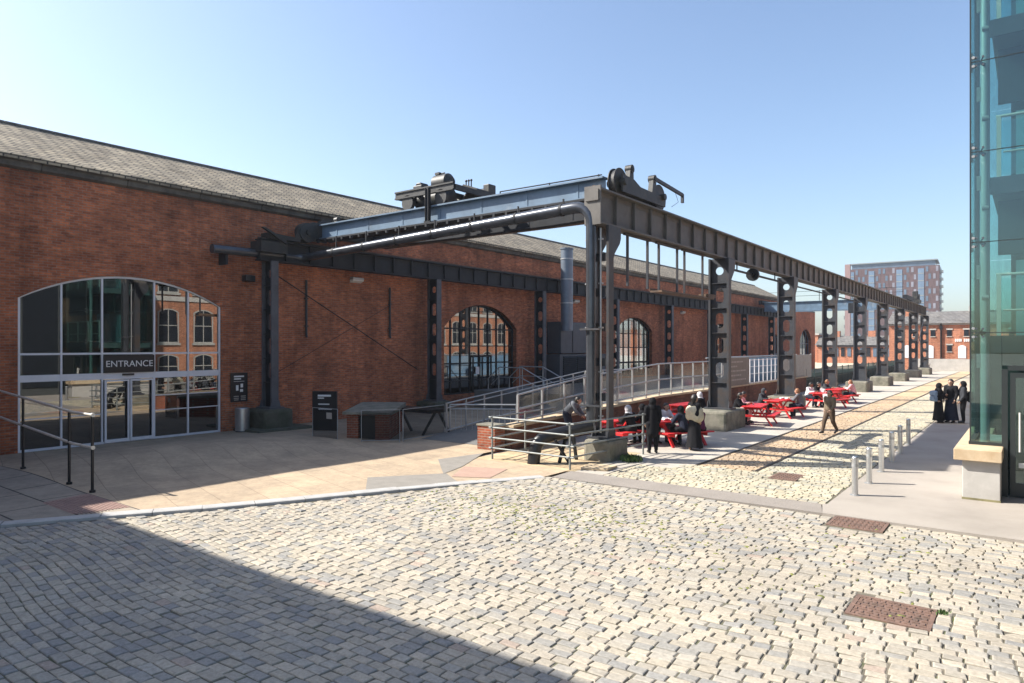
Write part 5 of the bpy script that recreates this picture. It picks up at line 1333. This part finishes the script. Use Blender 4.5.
# low warehouse range behind the columns
lw = thing('low_brick_range', 'low brick range with slate roof and a row of red doors behind the columns', 'building', (-25, 136, 0))
part(MB().box(-32, -18.5, 136, 144, -1, 3.3), 'wall', BRICK_FAR, lw); part(MB().prism([(135.6, 3.25), (140, 5.0), (144.4, 3.25)], 'x', -32.3, -18.2), 'roof', SLATE_FAR, lw)
for k in range(12):
    x = -31+k*1.05; part(MB().box(x, x+.6, 135.9, 135.998, 1.2, 2.8), 'window', (FARGLASS, DARKGLASS)[k % 2], lw)
part(MB().box(-32, -19, 135.7, 135.89, 2.95, 3.2), 'fascia', STEEL_DARK, lw)
for x in (-30, -24): part(MB().box(x, x+1.2, 139.5, 140.5, 4.7, 5.9), 'chimney', BRICK_FAR, lw)
pb = thing('red_brick_house', 'small flat-topped orange brick building at the end of the shed', 'building', (-33, 142, 0))
part(MB().box(-41, -32.5, 139, 147, -1, 5.2), 'wall', BRICK_FAR, pb); part(MB().box(-41.2, -32.3, 138.8, 147.2, 5.2, 5.5), 'parapet', PALESTONE, pb)
for k in range(3): part(MB().box(-40+k*2.6, -38.8+k*2.6, 138.93, 138.998, 2.0, 3.4), 'window', DARKGLASS, pb)
# tower block far behind
def tower(name, label, x, y, rz, w, d, h, m, nb, nf, glassy, crown=True):
    t = thing(name, label, 'tower block', (x, y, 0), rz)
    MB().box(-w/2, w/2, -d/2, d/2, -1, h).build('wall', m, t)
    if crown:
        MB().box(-w/2+1.2, w/2-1.4, -d/2+1, d/2-1, h, h+1.9).build('glazed_storey', FARGLASS, t); MB().box(-w/2+.6, w/2-.6, -d/2+.4, d/2-.4, h+1.91, h+2.3).build('roof', LIGHTSLAB, t)
    fh = h/nf
    for i in range(nb):
        cx = -w/2+w*(i+.5)/nb
        if i in glassy:
            MB().box(cx-w/nb*.42, cx+w/nb*.42, -d/2-.12, -d/2-.01, 2, h-1.0).build('glazed_strip', BLUEGL, t)
            g = MB()
            for k in range(1, nf): g.box(cx-w/nb*.42, cx+w/nb*.42, -d/2-.2, -d/2-.121, k*fh-.25, k*fh+.12)
            g.build('spandrel_band', LIGHTSLAB, t)
        else:
            g = MB()
            for k in range(nf):
                if k < 2: continue
                s = (-.18, .18)[(k+i) % 2]*w/nb
                g.box(cx+s-w/nb*.17, cx+s+w/nb*.17, -d/2-.08, -d/2-.01, k*fh+.5, k*fh+fh-.35)
            g.build('window_column', (FARGLASS, PALEGL)[(i*5) % 3 == 0], t)
    for i in range(4):
        cy = -d/2+d*(i+.5)/4; g = MB()
        for k in range(2, nf): g.box(w/2+.01, w/2+.1, cy-.9, cy+.9, k*fh+.5, k*fh+fh-.4)
        g.build('side_window_column', FARGLASS, t)
    for k in range(3, nf): MB().box(w/2+.11, w/2+1.1, -d/2+.4, -d/2+3.6, k*fh-.1, k*fh+.75).build('balcony', LIGHTSLAB, t)
    return t
BLUEGL = mat('tower_blue_glass', (.13, .19, .27), .2, var=.25, scale=.2); PALEGL = mat('tower_pale_panel', (.2, .2, .235), .5, var=.25, scale=.3)
BR = brick_mat
tw = tower('tower_block', 'big purplish-red brick tower block with blue glazed strips behind the railway building', 0, 0, 0, 30.5, 17, 33.0, BRICK_TOWER, 13, 12, (0, 3, 7, 10))
TWP = (-42.8, 302.6); tw.location = (*TWP, 0); tw.rotation_euler = (0, 0, R(3))
t2 = thing('slim_tower', 'slim pinkish tower edge left of the big tower block', 'tower block', (-56.0, 288, 0), R(3))
MB().box(-.9, .9, -5, -3, -1, 34).build('wall', mat('pink_cladding', (.25, .165, .155), .8, var=.1), t2)
for k in range(8): MB().box(-1.3, -1.01, -4.8, -3.2, 3+k*3.4, 4.4+k*3.4).build('balcony', LIGHTSLAB, t2)
t3 = thing('office_tower', 'hazy blue-grey office tower seen between the shed end and a column', 'tower block', (-108, 421, 0), R(5))
MB().box(-5, 6, -6, 6, -1, 16).build('wall', PALEGL, t3); MB().box(-4, 2, -6, 6, 16, 20).build('upper_storeys', PALEGL, t3)
for k in range(6): MB().box(-4.6+k*1.75, -3.6+k*1.75, -6.2, -6.01, 2, 15).build('glazed_strip', BLUEGL, t3)
# ------------------------------------------------------------------ light, sky, camera
SUN_DIR = Vector((.88, .475, 0)).normalized(); EL = R(40.8)
L = bpy.data.lights.new('Sun', 'SUN'); L.energy = 5.0; L.angle = R(.53); L.color = (1, .95, .87)
so = bpy.data.objects.new('Sun', L); COL.objects.link(so)
d = Vector((SUN_DIR.x*math.cos(EL), SUN_DIR.y*math.cos(EL), -math.sin(EL)))
so.rotation_euler = d.to_track_quat('-Z', 'Y').to_euler(); so.location = (-30, -15, 40)
wd = bpy.data.worlds.new('World'); scene.world = wd; wd.use_nodes = True
nt = wd.node_tree; bg = nt.nodes['Background']
sky = nt.nodes.new('ShaderNodeTexSky'); sky.sky_type = 'NISHITA'; sky.sun_disc = False
sky.sun_elevation = EL; sky.sun_rotation = math.atan2(-SUN_DIR.x, -SUN_DIR.y)
sky.air_density = 1.0; sky.dust_density = 1.8; sky.ozone_density = 2.2; sky.altitude = 50
nt.links.new(sky.outputs[0], bg.inputs[0]); bg.inputs[1].default_value = .113
hz = MB().box(-330, 330, -60, 520, -2.0, 52).build('haze', None); hz['kind'] = 'stuff'
hm, hnt, hout = base_mat('air_haze'); hv = hnt.nodes.new('ShaderNodeVolumePrincipled')
hv.inputs['Color'].default_value = (.82, .89, 1, 1); hv.inputs['Density'].default_value = .00036; hv.inputs['Anisotropy'].default_value = .2
hnt.links.new(hv.outputs[0], hout.inputs['Volume']); hz.data.materials.clear(); hz.data.materials.append(hm)
cam = bpy.data.cameras.new('Camera'); co = bpy.data.objects.new('Camera', cam); COL.objects.link(co)
co.location = (0, 0, 3.1); co.rotation_euler = (PI/2, 0, R(37.3)); cam.sensor_width = 36; cam.lens = 683/1024*36
cam.shift_y = 4.5/1024; cam.clip_end = 3000; cam.clip_start = .05
scene.camera = co
scene.view_settings.view_transform = 'Standard'; scene.view_settings.look = 'None'; scene.view_settings.gamma = 1
scene.view_settings.exposure = 1.08
scene.render.engine = 'CYCLES'
scene.cycles.max_bounces = 8; scene.cycles.transparent_max_bounces = 24; scene.cycles.caustics_reflective = False
scene.cycles.sample_clamp_indirect = 8; scene.cycles.use_denoising = True
